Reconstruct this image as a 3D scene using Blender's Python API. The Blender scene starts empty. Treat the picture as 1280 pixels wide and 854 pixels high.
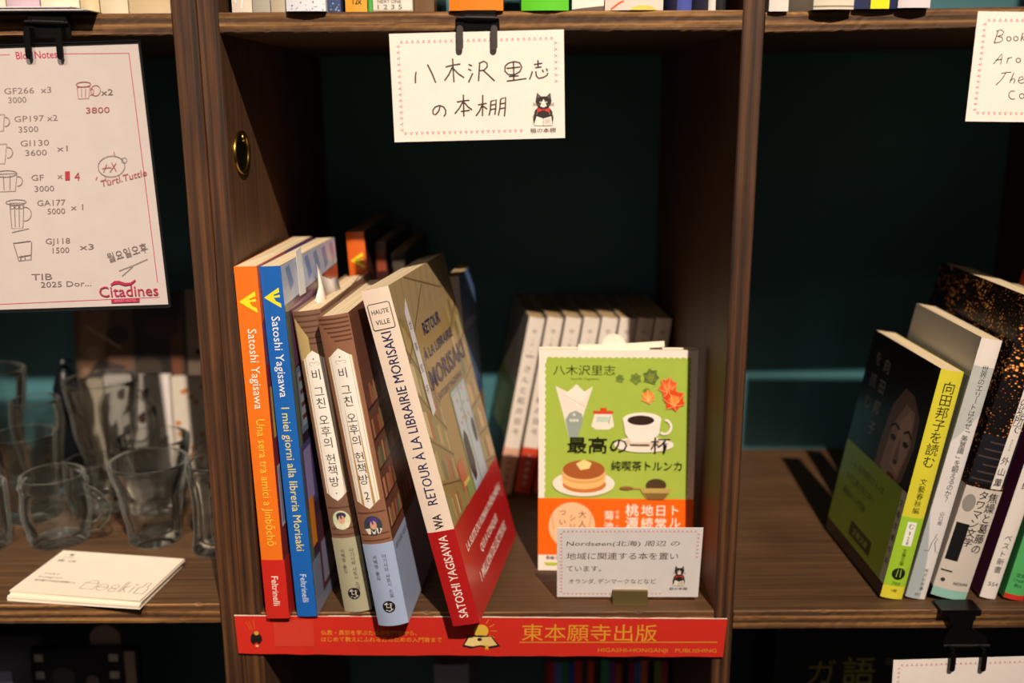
import bpy, bmesh, math, random
from mathutils import Matrix, Vector
random.seed(7)
SC = bpy.context.scene
COL = SC.collection
R = math.radians

# ------------------------------------------------------------------ camera
PITCH, ROLL = 13.7, 0.26
cd = bpy.data.cameras.new('camera')
cd.lens = 35.0; cd.sensor_width = 36.0; cd.clip_start = 0.02; cd.clip_end = 30
cam = bpy.data.objects.new('camera', cd); COL.objects.link(cam)
cam.location = (0, -0.575, 0.3174)
cam.rotation_euler = (Matrix.Rotation(R(90 - PITCH), 3, 'X') @ Matrix.Rotation(R(-ROLL), 3, 'Z')).to_euler()
cd.dof.use_dof = True; cd.dof.focus_distance = 0.58; cd.dof.aperture_fstop = 4.2
SC.camera = cam

# ------------------------------------------------------------------ world, lamps, exposure
w = bpy.data.worlds.new('room_light'); SC.world = w; w.use_nodes = True
w.node_tree.nodes['Background'].inputs[0].default_value = (1.0, 0.86, 0.78, 1)
w.node_tree.nodes['Background'].inputs[1].default_value = 0.07
def spot(name, loc, target, power, col, size, angle, blend):
    l = bpy.data.lights.new(name, 'SPOT'); l.energy = power; l.color = col
    l.shadow_soft_size = size; l.spot_size = R(angle); l.spot_blend = blend
    o = bpy.data.objects.new(name, l); COL.objects.link(o); o.location = loc
    o.rotation_euler = (Vector(target) - Vector(loc)).to_track_quat('-Z', 'Y').to_euler()
    return o
spot('ceiling_spotlight', (0.46, -1.70, 1.95), (0.02, 0.0, 0.38), 420, (1.0, 0.83, 0.67), 0.016, 34, 1.0)
spot('shop_spotlight', (-0.62, -1.75, 2.02), (-0.34, 0.1, 0.06), 190, (1.0, 0.84, 0.68), 0.016, 13, 1.0)
for i_, (x_, y_) in enumerate(((-1.2, -1.3), (-.35, -2.2), (1.3, -1.2), (-1.0, -2.9), (1.6, -2.6))):   # unseen disc lamps added to put highlights on the glass mugs
    l_ = bpy.data.lights.new('glint_lamp', 'AREA'); l_.shape = 'DISK'; l_.size = .09; l_.energy = 1.3; l_.color = (1.0, .84, .66)
    o_ = bpy.data.objects.new('glint_lamp', l_); COL.objects.link(o_); o_.location = (x_, y_, 2.2)
    o_.rotation_euler = (Vector((0, 0, .1))-o_.location).to_track_quat('-Z', 'Y').to_euler()
al = bpy.data.lights.new('room_glow', 'AREA'); al.energy = 1.2; al.size = 1.2; al.color = (1.0, 0.78, 0.6)
ao = bpy.data.objects.new('room_glow', al); COL.objects.link(ao); ao.location = (-0.5, -2.4, 1.6)
ao.rotation_euler = (Vector((0, 0, 0.1)) - ao.location).to_track_quat('-Z', 'Y').to_euler()
SC.view_settings.view_transform = 'Standard'; SC.view_settings.look = 'None'
SC.view_settings.gamma = 1.0; SC.view_settings.use_curve_mapping = False
SC.view_settings.exposure = 0.0
SC.cycles.use_denoising = True
SC.cycles.max_bounces = 14; SC.cycles.transmission_bounces = 14
SC.cycles.caustics_refractive = False

# ------------------------------------------------------------------ materials
def lin(h):
    if isinstance(h, tuple): return h + (1,)
    out = []
    for i in (0, 2, 4):
        c = int(h[i:i+2], 16) / 255
        out.append(c / 12.92 if c <= .04045 else ((c + .055) / 1.055) ** 2.4)
    return tuple(out) + (1,)
MATS = {}
def ink(h, rough=.45, metal=0.0, coat=0.0):
    k = (h, rough, metal, coat)
    if k in MATS: return MATS[k]
    m = bpy.data.materials.new('print_' + str(h)); m.use_nodes = True
    nt = m.node_tree; b = nt.nodes['Principled BSDF']
    c = lin(h)
    tc = nt.nodes.new('ShaderNodeTexCoord'); n = nt.nodes.new('ShaderNodeTexNoise'); n.inputs['Scale'].default_value = 90
    mx = nt.nodes.new('ShaderNodeMix'); mx.data_type = 'RGBA'
    mx.inputs[6].default_value = tuple(x * .93 for x in c[:3]) + (1,); mx.inputs[7].default_value = tuple(min(1, x * 1.05) for x in c[:3]) + (1,)
    nt.links.new(tc.outputs['Object'], n.inputs['Vector']); nt.links.new(n.outputs[0], mx.inputs[0])
    nt.links.new(mx.outputs[2], b.inputs['Base Color'])
    b.inputs['Roughness'].default_value = rough; b.inputs['Metallic'].default_value = metal
    b.inputs['Coat Weight'].default_value = coat; b.inputs['Coat Roughness'].default_value = .15
    MATS[k] = m; return m
def wood(name, grain, c0, c1, c2, rough=.6, layer=None, lt=.0022, bright=0.0):
    """stained plywood: grain runs along axis `grain`; layer = axis the plies are stacked along (edge material)."""
    m = bpy.data.materials.new(name); m.use_nodes = True
    nt = m.node_tree; N = nt.nodes; L = nt.links; b = N['Principled BSDF']
    tc = N.new('ShaderNodeTexCoord'); mp = N.new('ShaderNodeMapping')
    sc = [420, 420, 420]; sc[grain] = 7; mp.inputs['Scale'].default_value = sc
    L.new(tc.outputs['Object'], mp.inputs['Vector'])
    n = N.new('ShaderNodeTexNoise'); n.inputs['Scale'].default_value = 1; n.inputs['Detail'].default_value = 6; n.inputs['Roughness'].default_value = .65
    L.new(mp.outputs[0], n.inputs['Vector'])
    n2 = N.new('ShaderNodeTexNoise'); n2.inputs['Scale'].default_value = 14; n2.inputs['Detail'].default_value = 4
    L.new(tc.outputs['Object'], n2.inputs['Vector'])
    r = N.new('ShaderNodeValToRGB'); e = r.color_ramp.elements
    e[0].position = .3; e[0].color = lin(c0); e[1].position = .72; e[1].color = lin(c2)
    x = e.new(.5); x.color = lin(c1)
    fac = n.outputs[0]
    if layer is not None:
        sp = N.new('ShaderNodeSeparateXYZ'); L.new(tc.outputs['Object'], sp.inputs[0])
        wob = N.new('ShaderNodeMath'); wob.operation = 'MULTIPLY_ADD'; wob.inputs[1].default_value = .0009
        L.new(n2.outputs[0], wob.inputs[0]); L.new(sp.outputs[layer], wob.inputs[2])
        fr = N.new('ShaderNodeMath'); fr.operation = 'MULTIPLY'; fr.inputs[1].default_value = math.pi / lt
        L.new(wob.outputs[0], fr.inputs[0])
        sn = N.new('ShaderNodeMath'); sn.operation = 'SINE'; L.new(fr.outputs[0], sn.inputs[0])
        ad = N.new('ShaderNodeMath'); ad.operation = 'MULTIPLY_ADD'; ad.inputs[1].default_value = .10; ad.use_clamp = True
        L.new(sn.outputs[0], ad.inputs[0]); L.new(n.outputs[0], ad.inputs[2]); fac = ad.outputs[0]
        lay = ad.outputs[0]
    L.new(fac, r.inputs[0])
    mx = N.new('ShaderNodeMix'); mx.data_type = 'RGBA'; mx.blend_type = 'MULTIPLY'; mx.inputs[0].default_value = .6
    r2 = N.new('ShaderNodeValToRGB'); r2.color_ramp.elements[0].position = .3; r2.color_ramp.elements[1].position = .7
    r2.color_ramp.elements[0].color = (.55, .5, .45, 1); r2.color_ramp.elements[1].color = (1.1, 1.05, 1, 1)
    L.new(n2.outputs[0], r2.inputs[0]); L.new(r.outputs[0], mx.inputs[6]); L.new(r2.outputs[0], mx.inputs[7])
    L.new(mx.outputs[2], b.inputs['Base Color']); b.inputs['Roughness'].default_value = rough
    bp = N.new('ShaderNodeBump'); bp.inputs['Strength'].default_value = .35 if layer is not None else .2; bp.inputs['Distance'].default_value = .0012 if layer is not None else .0005
    L.new(fac, bp.inputs['Height']); L.new(bp.outputs[0], b.inputs['Normal'])
    return m
W_SHELF = wood('shelf_top_wood', 0, '3a2817', '523a22', '6a4f33', .62)
W_SIDE = wood('side_panel_wood', 2, '41291a', '583a22', '6d4a2c', .6)
E_SHELF = wood('shelf_ply_edge', 0, '2a190d', '62401f', 'a37a44', .7, layer=2, lt=.0027)
E_SIDE = wood('panel_ply_edge', 2, '21130a', '442812', '633f1f', .6, layer=0, lt=.0031)
W_PART = wood('lintel_wood', 0, '2a190d', '44290f', '5c3c20', .6)
def teal_mat():
    m = bpy.data.materials.new('teal_painted_wall'); m.use_nodes = True; nt = m.node_tree; b = nt.nodes['Principled BSDF']
    n = nt.nodes.new('ShaderNodeTexNoise'); n.inputs['Scale'].default_value = 7; n.inputs['Detail'].default_value = 5
    r = nt.nodes.new('ShaderNodeValToRGB'); r.color_ramp.elements[0].color = lin('35656e'); r.color_ramp.elements[1].color = lin('487f88')
    tc = nt.nodes.new('ShaderNodeTexCoord'); nt.links.new(tc.outputs['Object'], n.inputs['Vector'])
    nt.links.new(n.outputs[0], r.inputs[0]); nt.links.new(r.outputs[0], b.inputs['Base Color']); b.inputs['Roughness'].default_value = .6
    return m
TEAL = teal_mat()
def glass_mat():
    """clear pressed glass: half see-through straight, half refracting, with Fresnel reflections, so light still reaches the shelf behind."""
    m = bpy.data.materials.new('clear_glass'); m.use_nodes = True; nt = m.node_tree; N = nt.nodes; L = nt.links
    N.remove(N['Principled BSDF']); out = N['Material Output']
    tr = N.new('ShaderNodeBsdfTransparent'); tr.inputs[0].default_value = (.99, .995, .985, 1)
    rf = N.new('ShaderNodeBsdfGlass'); rf.inputs['Color'].default_value = (.96, .98, .95, 1); rf.inputs['Roughness'].default_value = .02; rf.inputs['IOR'].default_value = 1.48
    gl = N.new('ShaderNodeBsdfGlossy'); gl.inputs['Roughness'].default_value = .06
    m1 = N.new('ShaderNodeMixShader'); m1.inputs[0].default_value = .06; L.new(tr.outputs[0], m1.inputs[1]); L.new(rf.outputs[0], m1.inputs[2])
    fr = N.new('ShaderNodeLayerWeight'); fr.inputs['Blend'].default_value = .2
    m2 = N.new('ShaderNodeMixShader'); L.new(fr.outputs['Fresnel'], m2.inputs[0]); L.new(m1.outputs[0], m2.inputs[1]); L.new(gl.outputs[0], m2.inputs[2])
    df = N.new('ShaderNodeBsdfTranslucent'); df.inputs[0].default_value = (.85, .88, .82, 1)
    dg = N.new('ShaderNodeBsdfDiffuse'); dg.inputs[0].default_value = (.85, .88, .82, 1)
    md = N.new('ShaderNodeMixShader'); L.new(df.outputs[0], md.inputs[1]); L.new(dg.outputs[0], md.inputs[2])
    fc = N.new('ShaderNodeLayerWeight'); fc.inputs['Blend'].default_value = .5
    pw = N.new('ShaderNodeMath'); pw.operation = 'POWER'; pw.inputs[1].default_value = 6; L.new(fc.outputs['Facing'], pw.inputs[0])
    sc2 = N.new('ShaderNodeMath'); sc2.operation = 'MULTIPLY_ADD'; sc2.inputs[1].default_value = .75; sc2.inputs[2].default_value = .006; L.new(pw.outputs[0], sc2.inputs[0])
    m3 = N.new('ShaderNodeMixShader'); L.new(sc2.outputs[0], m3.inputs[0]); L.new(m2.outputs[0], m3.inputs[1]); L.new(md.outputs[0], m3.inputs[2])  # whitish tint at grazing angles paints in light caught on the rims
    L.new(m3.outputs[0], out.inputs[0])
    tc = N.new('ShaderNodeTexCoord'); n = N.new('ShaderNodeTexNoise'); n.inputs['Scale'].default_value = 90; L.new(tc.outputs['Object'], n.inputs['Vector'])
    bp = N.new('ShaderNodeBump'); bp.inputs['Strength'].default_value = .25; bp.inputs['Distance'].default_value = .001
    L.new(n.outputs[0], bp.inputs['Height'])
    for x in (rf, gl): L.new(bp.outputs[0], x.inputs['Normal'])
    return m
GLASS = glass_mat()
def pages_mat(name, c0, c1, axis=0, scale=2600):
    m = bpy.data.materials.new(name); m.use_nodes = True; nt = m.node_tree; b = nt.nodes['Principled BSDF']
    tc = nt.nodes.new('ShaderNodeTexCoord'); mp = nt.nodes.new('ShaderNodeMapping')
    s = [6, 6, 6]; s[axis] = scale; mp.inputs['Scale'].default_value = s
    n = nt.nodes.new('ShaderNodeTexNoise'); n.inputs['Scale'].default_value = 1; n.inputs['Detail'].default_value = 3
    r = nt.nodes.new('ShaderNodeValToRGB'); r.color_ramp.elements[0].position = .35; r.color_ramp.elements[1].position = .6
    r.color_ramp.elements[0].color = lin(c0); r.color_ramp.elements[1].color = lin(c1)
    nt.links.new(tc.outputs['Object'], mp.inputs['Vector']); nt.links.new(mp.outputs[0], n.inputs['Vector'])
    nt.links.new(n.outputs[0], r.inputs[0]); nt.links.new(r.outputs[0], b.inputs['Base Color']); b.inputs['Roughness'].default_value = .8
    return m
PAGES = pages_mat('page_edges', 'b9a27c', 'ead9b6')
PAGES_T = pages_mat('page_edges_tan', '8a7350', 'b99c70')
def city_mat():
    """night city photograph printed on a jacket: specks of lamp light on near black (flat print)."""
    m = bpy.data.materials.new('night_city_print'); m.use_nodes = True; nt = m.node_tree; b = nt.nodes['Principled BSDF']; N = nt.nodes
    tc = N.new('ShaderNodeTexCoord'); mp = N.new('ShaderNodeMapping'); mp.inputs['Scale'].default_value = (420, 420, 560)
    v = N.new('ShaderNodeTexVoronoi'); v.inputs['Scale'].default_value = 1
    nt.links.new(tc.outputs['Object'], mp.inputs['Vector']); nt.links.new(mp.outputs[0], v.inputs['Vector'])
    n = N.new('ShaderNodeTexNoise'); n.inputs['Scale'].default_value = 55; nt.links.new(tc.outputs['Object'], n.inputs['Vector'])
    mm = N.new('ShaderNodeMath'); mm.operation = 'SUBTRACT'; nt.links.new(n.outputs[0], mm.inputs[0]); nt.links.new(v.outputs['Distance'], mm.inputs[1])
    r = N.new('ShaderNodeValToRGB'); e = r.color_ramp.elements
    e[0].position = .12; e[0].color = lin('0e0b0c'); e[1].position = .42; e[1].color = lin('ffc36a'); x = e.new(.24); x.color = lin('8c4516')
    nt.links.new(mm.outputs[0], r.inputs[0]); nt.links.new(r.outputs[0], b.inputs['Base Color']); b.inputs['Roughness'].default_value = .35
    return m
CITY = city_mat()
MATS[('CITY', .45, 0.0, 0.0)] = CITY
BLACK_METAL = ink('1b1a1b', .32, .7)
BRASS = ink('a58433', .3, 1.0)

# ------------------------------------------------------------------ mesh helpers
class MB:
    def __init__(s): s.v = []; s.f = []; s.m = []; s.mats = []; s.smooth = []
    def mi(s, m):
        if m not in s.mats: s.mats.append(m)
        return s.mats.index(m)
    def add(s, vs, fs, mat, smooth=False):
        b = len(s.v); s.v += [tuple(v) for v in vs]; k = s.mi(mat)
        for f in fs: s.f.append([i + b for i in f]); s.m.append(k); s.smooth.append(smooth)
        return s
    def box(s, x0, y0, z0, x1, y1, z1, mat, front=None):
        vs = [(x, y, z) for z in (z0, z1) for y in (y0, y1) for x in (x0, x1)]
        s.add(vs, [(0,2,3,1), (4,5,7,6), (2,6,7,3), (0,4,6,2), (1,3,7,5)], mat)
        return s.add(vs, [(0,1,5,4)], front or mat)
    def prism(s, pts, axis, a, b, mat, smooth=False):
        def P(p, t):
            q = [p[0], p[1]]; q.insert(axis, t); return tuple(q)
        n = len(pts); vs = [P(p, a) for p in pts] + [P(p, b) for p in pts]
        s.add(vs, [tuple(range(n))[::-1], tuple(range(n, 2*n))], mat)
        return s.add(vs, [(i, (i+1) % n, n+(i+1) % n, n+i) for i in range(n)], mat, smooth)
    def tube(s, pts, r, mat, n=10, flat=1.0, up=(0, 0, 1)):
        pts = [Vector(p) for p in pts]; rings = []; U = Vector(up)
        for i, p in enumerate(pts):
            d = (pts[min(i+1, len(pts)-1)] - pts[max(i-1, 0)]).normalized()
            a = d.cross(U)
            if a.length < 1e-4: a = d.cross(Vector((1, 0, 0)))
            a.normalize(); b = a.cross(d).normalized()
            rr = r[i] if isinstance(r, (list, tuple)) else r
            rings.append([p + a*math.cos(2*math.pi*k/n)*rr + b*math.sin(2*math.pi*k/n)*rr*flat for k in range(n)])
        vs = [v for rg in rings for v in rg]; m = len(rings)
        fs = [(i*n+k, i*n+(k+1) % n, (i+1)*n+(k+1) % n, (i+1)*n+k) for i in range(m-1) for k in range(n)]
        s.add(vs, fs, mat, True)
        return s.add(vs[:n]+vs[-n:], [tuple(range(n))[::-1], tuple(range(n, 2*n))], mat)
    def lathe(s, prof, mat, n=40, mod=None, c=(0, 0)):
        vs = []
        for j, (r, z) in enumerate(prof):
            for k in range(n):
                a = 2*math.pi*k/n; rr = mod(r, z, a, j) if mod else r
                vs.append((c[0]+rr*math.cos(a), c[1]+rr*math.sin(a), z))
        m = len(prof)
        fs = [(j*n+k, j*n+(k+1) % n, (j+1)*n+(k+1) % n, (j+1)*n+k) for j in range(m-1) for k in range(n)]
        s.add(vs, fs, mat, True)
        return s.add(vs[:n]+vs[-n:], [tuple(range(n))[::-1], tuple(range(n, 2*n))], mat)
    def mesh(s, name):
        me = bpy.data.meshes.new(name); me.from_pydata(s.v, [], s.f)
        for m in s.mats: me.materials.append(m)
        me.polygons.foreach_set('material_index', s.m); me.polygons.foreach_set('use_smooth', s.smooth); me.update()
        return me
    def build(s, name, parent=None, recalc=False):
        me = s.mesh(name)
        if recalc:
            bm = bmesh.new(); bm.from_mesh(me); bmesh.ops.recalc_face_normals(bm, faces=bm.faces); bm.to_mesh(me); bm.free()
        o = bpy.data.objects.new(name, me); COL.objects.link(o)
        if parent: o.parent = parent
        return o

def tag(o, label=None, cat=None, group=None, kind=None):
    if label: o['label'] = label
    if cat: o['category'] = cat
    if group: o['group'] = group
    if kind: o['kind'] = kind
    return o
def thing(name, label, cat, loc=(0, 0, 0), rot=None, group=None):
    o = bpy.data.objects.new(name, None); COL.objects.link(o); o.empty_display_size = .02
    o.location = loc
    if rot is not None: o.rotation_euler = rot
    return tag(o, label, cat, group)

# flat lettering: glyph outlines of the built-in font as cached (verts, tris)
_T = {}
def glyphs(s, bold=0.0):
    bold *= .28 if any(ord(ch) > 0x2fff for ch in s) else .55
    k = (s, bold)
    if k in _T: return _T[k]
    c = bpy.data.curves.new('g', 'FONT'); c.body = s; c.resolution_u = 2; c.offset = bold; c.fill_mode = 'FRONT' if hasattr(c, 'fill_mode') else c.fill_mode
    o = bpy.data.objects.new('g', c); COL.objects.link(o)
    dg = bpy.context.evaluated_depsgraph_get()
    me = bpy.data.meshes.new_from_object(o.evaluated_get(dg))
    vs = [(v.co.x, v.co.y) for v in me.vertices]; fs = [tuple(p.vertices) for p in me.polygons]
    bpy.data.objects.remove(o); bpy.data.curves.remove(c); bpy.data.meshes.remove(me)
    _T[k] = (vs, fs); return _T[k]
def preload(items):
    pass

class Print(MB):
    """flat print on a face. fn(u, v, h) maps millimetres on the face to local metres."""
    def __init__(s, fn, h0=.05, rough=.45, coat=0.0, n=1, W=0):
        super().__init__(); s.fn = fn; s.h = h0; s.rough = rough; s.coat = coat; s.n = n; s.A = None; s.W = getattr(fn, 'T', W) if W else 0
    def grid(s, a0, b0, su, sv=None):        # art units -> mm : u=(a-a0)*su, v=(b0-b)*sv
        sv = sv or su; s.A = lambda a, b: ((a-a0)*su, (b0-b)*sv); return s
    def free(s, f): s.A = f; return s
    def _m(s, c): return ink(c, s.rough, 0.0, s.coat) if c != 'CITY' else CITY
    def _put(s, pts, fs, col, step=.012):
        if s.A: pts = [s.A(*p) for p in pts]
        s.add([s.fn(u, v, s.h) for u, v in pts], fs, s._m(col)); s.h += step; return s
    def poly(s, pts, col):
        if s.n <= 1 or not s.W: return s._put(pts, [tuple(range(len(pts)))], col)
        if s.A: pts = [s.A(*p_) for p_ in pts]
        A = s.A; s.A = None; h = s.h; w_ = s.W/s.n
        for i in range(s.n):                    # cut into strips so the print follows the rounded spine
            q = pts
            for lim, sg in ((i*w_, 1), ((i+1)*w_, -1)):
                o = []
                for k in range(len(q)):
                    a, b_ = q[k-1], q[k]; da, db = (a[0]-lim)*sg, (b_[0]-lim)*sg
                    if (da >= 0) != (db >= 0): t_ = da/(da-db); o.append((a[0]+(b_[0]-a[0])*t_, a[1]+(b_[1]-a[1])*t_))
                    if db >= 0: o.append(b_)
                q = o
                if len(q) < 3: break
            if len(q) >= 3: s.h = h; s._put(q, [tuple(range(len(q)))], col)
        s.h = h+.012; s.A = A; return s
    def glyph_faces(s, uv, fs, col):
        if not s.W:
            s.add([s.fn(u, v, s.h) for u, v in uv], fs, s._m(col)); return
        A, h = s.A, s.h; s.A = None
        for f in fs: s.h = h; s.poly([uv[i] for i in f], col)
        s.A = A; s.h = h
    def rect(s, a, b, c, d, col, n=None):
        n = n or s.n; ps = []
        for i in range(n+1): t = a+(c-a)*i/n; ps += [(t, b), (t, d)]
        return s._put(ps, [(2*i, 2*i+2, 2*i+3, 2*i+1) for i in range(n)], col)
    def ell(s, a, b, ra, rb, col, n=20, a0=0, a1=360):
        ps = [(a+ra*math.cos(R(a0+(a1-a0)*i/n)), b+rb*math.sin(R(a0+(a1-a0)*i/n))) for i in range(n if a1-a0 == 360 else n+1)]
        return s.poly(ps, col)
    def ring(s, a, b, ra, rb, wd, col, n=20, a0=0, a1=360):
        return s.stroke([(a+ra*math.cos(R(a0+(a1-a0)*i/n)), b+rb*math.sin(R(a0+(a1-a0)*i/n))) for i in range(n+1)], wd, col)
    def stroke(s, pts, wd, col):             # width in art units
        vs = []; fs = []
        n = len(pts)
        for i, p in enumerate(pts):
            q = pts[max(i-1, 0)]; r_ = pts[min(i+1, n-1)]
            dx, dy = r_[0]-q[0], r_[1]-q[1]; l = math.hypot(dx, dy) or 1
            nx, ny = -dy/l*wd/2, dx/l*wd/2
            vs += [(p[0]+nx, p[1]+ny), (p[0]-nx, p[1]-ny)]
            if i: fs.append((2*i-2, 2*i, 2*i+1, 2*i-1))
        return s._put(vs, fs, col)
    def strokes(s, ls, wd, col):
        for l in ls: s.stroke(l, wd, col); s.h -= .0119
        s.h += .012; return s
    def text(s, t, u, v, size, col, rot=0, width=None, align='L', bold=0.0, shear=0.0, height=None):
        """u, v in art units if a grid is set (anchor), size in mm; width: fit to this many mm."""
        vs, fs = glyphs(t, bold)
        if not vs: return s
        x0 = min(p[0] for p in vs); x1 = max(p[0] for p in vs); wv = x1-x0
        sx = size
        if width: sx = width/wv
        if height: y0 = min(p[1] for p in vs); y1 = max(p[1] for p in vs); size = height/(y1-y0)
        off = {'L': 0, 'C': -wv*sx/2, 'R': -wv*sx}[align]
        if s.A: u, v = s.A(u, v)
        c_, s_ = math.cos(R(rot)), math.sin(R(rot)); out = []
        for x, y in vs:
            X = (x-x0)*sx+off+y*size*shear; Y = y*size
            out.append((u+X*c_-Y*s_, v+X*s_+Y*c_))
        s.glyph_faces(out, fs, col); s.h += .012; return s
    def vtext(s, t, u, v0, v1, size, col, bold=0.0, wid=None):
        """vertical lettering between v0 (top) and v1 (bottom), art units; u = column centre."""
        ch = list(t); n = len(ch)
        h = s.h; ws = [.45 if c == ' ' else 1 for c in ch]; tot = sum(ws)
        for i, c in enumerate(ch):
            if c == ' ': continue
            vv = v0+(v1-v0)*(sum(ws[:i])+.5)/tot
            vs, fs = glyphs(c, bold)
            U, V = s.A(u, vv) if s.A else (u, vv)
            xs = [p[0] for p in vs]; ys = [p[1] for p in vs]; cx = (min(xs)+max(xs))/2; cy = .38 if ord(c) > 0x2000 else .35
            rot = c in 'ー「」『』－'
            o = []
            for x, y in vs:
                X, Y = (x-cx)*(wid or size), (y-cy)*size
                if rot: X, Y = Y, -X
                o.append((U+X, V+Y))
            s.glyph_faces(o, fs, col); s.h = h
        s.h = h+.012; return s

def cat_emblem(p, cx, cy, k, caption=True, cap_size=2.2):
    """the shop's emblem, a whiskered cat holding an open book; k = art units per emblem unit (emblem ~100 high)."""
    D, G, Wt, Rd = '2a2422', '6b625c', 'f2e8de', 'c43a32'
    M = lambda pts: [(cx+x*k, cy+y*k) for x, y in pts]
    p.poly(M([(-40,62),(-44,30),(-34,0),(-20,-14),(20,-14),(34,0),(44,30),(40,62)]), D)
    p.poly(M([(-28,-72),(-12,-56),(12,-56),(28,-72),(34,-34),(24,-12),(0,-4),(-24,-12),(-34,-34)]), D)
    p.poly(M([(-26,-66),(-16,-54),(-26,-46)]), G); p.poly(M([(26,-66),(16,-54),(26,-46)]), G)
    p.poly(M([(0,-46),(8,-30),(14,-16),(0,-10),(-14,-16),(-8,-30)]), Wt)
    p.ell(cx-12*k, cy-32*k, 5*k, 4*k, 'e8d8b0', 8); p.ell(cx+12*k, cy-32*k, 5*k, 4*k, 'e8d8b0', 8)
    p.ell(cx-12*k, cy-32*k, 2*k, 3*k, D, 6); p.ell(cx+12*k, cy-32*k, 2*k, 3*k, D, 6)
    p.poly(M([(-3,-24),(3,-24),(0,-20)]), 'b06a5a')
    for sx in (-1, 1):
        for dy in (-6, 0, 6): p.stroke(M([(sx*14,-20),(sx*46,-24+dy)]), 1.2*k, G)
        p.stroke(M([(sx*36,4),(sx*42,40)]), 3*k, G); p.stroke(M([(sx*22,-8),(sx*28,20)]), 2*k, 'a99d92')
    p.poly(M([(0,0),(-28,-10),(-26,12)]), Rd); p.poly(M([(0,0),(28,-10),(26,12)]), Rd); p.ell(cx, cy, 6*k, 6*k, '9c2420', 8)
    p.poly(M([(-40,64),(-28,26),(0,36),(0,66)]), Wt); p.poly(M([(40,64),(34,26),(0,36),(0,66)]), 'e6dbd0')
    for i in range(3): p.stroke(M([(8,42+6*i),(28,38+6*i)]), 1.2*k, G)
    p.stroke(M([(0,36),(0,66)]), 1.5*k, D)
    if caption: p.text('猫の本棚', cx, cy+92*k, cap_size, '4a3e38', align='C', width=cap_size*5.2)

def card_border(p, W, H, m, col, gap_bl=None, gap_r=None, step=3.05, wd=.28):
    """dashed frame with small triangles outside it, in mm; leaves the emblem's corner free."""
    def seg(ax, a, b, c, sgn):
        n = int(abs(b-a)/step)
        h = p.h
        for i in range(n):
            t = a+(b-a)*(i+.15)/n; t2 = a+(b-a)*(i+.75)/n; tm = (t+t2)/2
            p.h = h
            if ax == 0:
                p.rect(t, c-wd/2, t2, c+wd/2, col, 1); p.poly([(tm-.55, c+sgn*.5), (tm+.55, c+sgn*.5), (tm, c+sgn*1.5)], col)
            else:
                p.rect(c-wd/2, t, c+wd/2, t2, col, 1); p.poly([(c+sgn*.5, tm-.55), (c+sgn*.5, tm+.55), (c+sgn*1.5, tm)], col)
        p.h = h+.012
    A = p.A; p.A = None
    seg(0, m, W-m, H-m, 1); seg(0, m, gap_bl or W-m, m, -1); seg(1, m, H-m, m, -1); seg(1, gap_r or m, H-m, W-m, 1)
    p.A = A

# ------------------------------------------------------------------ the room
def struct(name, x0, y0, z0, x1, y1, z1, m):
    return tag(MB().box(x0, y0, z0, x1, y1, z1, m).build(name), kind='structure')
struct('wall_back', -2.5, .300, -1.1, 2.5, .40, 2.3, TEAL)
struct('floor', -2.5, -3.5, -1.14, 2.5, .30, -1.1, ink('3a2a1e', .6))
struct('ceiling', -2.5, -3.5, 2.3, 2.5, .40, 2.34, ink('8a8378', .9))

# ------------------------------------------------------------------ bookcase: panels and shelf boards
def board(name, parent, x0, x1, z0, z1, y1, vertical, tilt=0.0, y0=0.0, label=None, slope=0.0):
    """one plywood board whose front edge is slightly rough-sawn; long axis x (shelf) or z (panel)."""
    nlen = 90; a0, a1 = (z0, z1) if vertical else (x0, x1); b0, b1 = (x0, x1) if vertical else (z0, z1)
    mb = MB(); face = W_SIDE if vertical else W_SHELF; edge = E_SIDE if vertical else E_SHELF
    rnd = random.Random(hash((round(x0, 3), round(z0, 3))) & 0xffff)
    bv = .0007; rings = []
    for i in range(nlen+1):
        t = a0+(a1-a0)*i/nlen; j = lambda s=.00022: rnd.uniform(-s, s)
        chip = .0012 if rnd.random() < .03 else 0
        prof = [(b0, y1), (b0+j(.0001), y0+bv+j()), (b0+bv, y0+j()), (b0+(b1-b0)*.34, y0+j()), (b0+(b1-b0)*.66, y0+j()), (b1-bv-chip, y0+j()), (b1, y0+bv+j()+chip), (b1, y1)]
        rings.append([((b, y, t) if vertical else (t, y, b+(t-x0)*slope)) for b, y in prof])
    vs = [v for r_ in rings for v in r_]
    for k in range(8):
        k2 = (k+1) % 8
        fs = [(i*8+k, i*8+k2, (i+1)*8+k2, (i+1)*8+k) for i in range(nlen)]
        mb.add(vs if k == 0 else [], [], edge)
        base = 0
        mi = mb.mi(edge if 1 <= k <= 5 else face)
        mb.f += [list(f) for f in fs]; mb.m += [mi]*nlen; mb.smooth += [False]*nlen
    mi = mb.mi(face)
    mb.f += [list(range(8)), list(range(nlen*8, nlen*8+8))]; mb.m += [mi]*2; mb.smooth += [False]*2
    o = mb.build(name, parent, recalc=True)
    if label: o['label'] = label
    return o
D_ = .2998
caseB = thing('bookcase', 'wide dark walnut-stained plywood bookcase holding the centre and right cubbies', 'bookcase', (0, 0, -1.1))
caseA = thing('bookcase', 'dark plywood bookcase on the left whose cubby holds the glass mugs', 'bookcase', (-.3, 0, -1.1))
def local(o, parent):
    o.parent = parent; o.matrix_parent_inverse = Matrix.Translation(-Vector(parent.location)); return o
def B(case, *a, **k): return local(board(*([a[0], None]+list(a[1:])), **k), case)
B(caseB, 'side_panel', -.1728, -.1608, -1.1, 1.1, D_, True)
B(caseB, 'side_panel', .1280, .1402, -1.1, 1.1, D_, True)
B(caseB, 'side_panel', .4290, .4412, -1.1, 1.1, D_, True); B(caseB, 'side_panel', .8002, .8124, -1.1, 1.1, D_, True)
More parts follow.
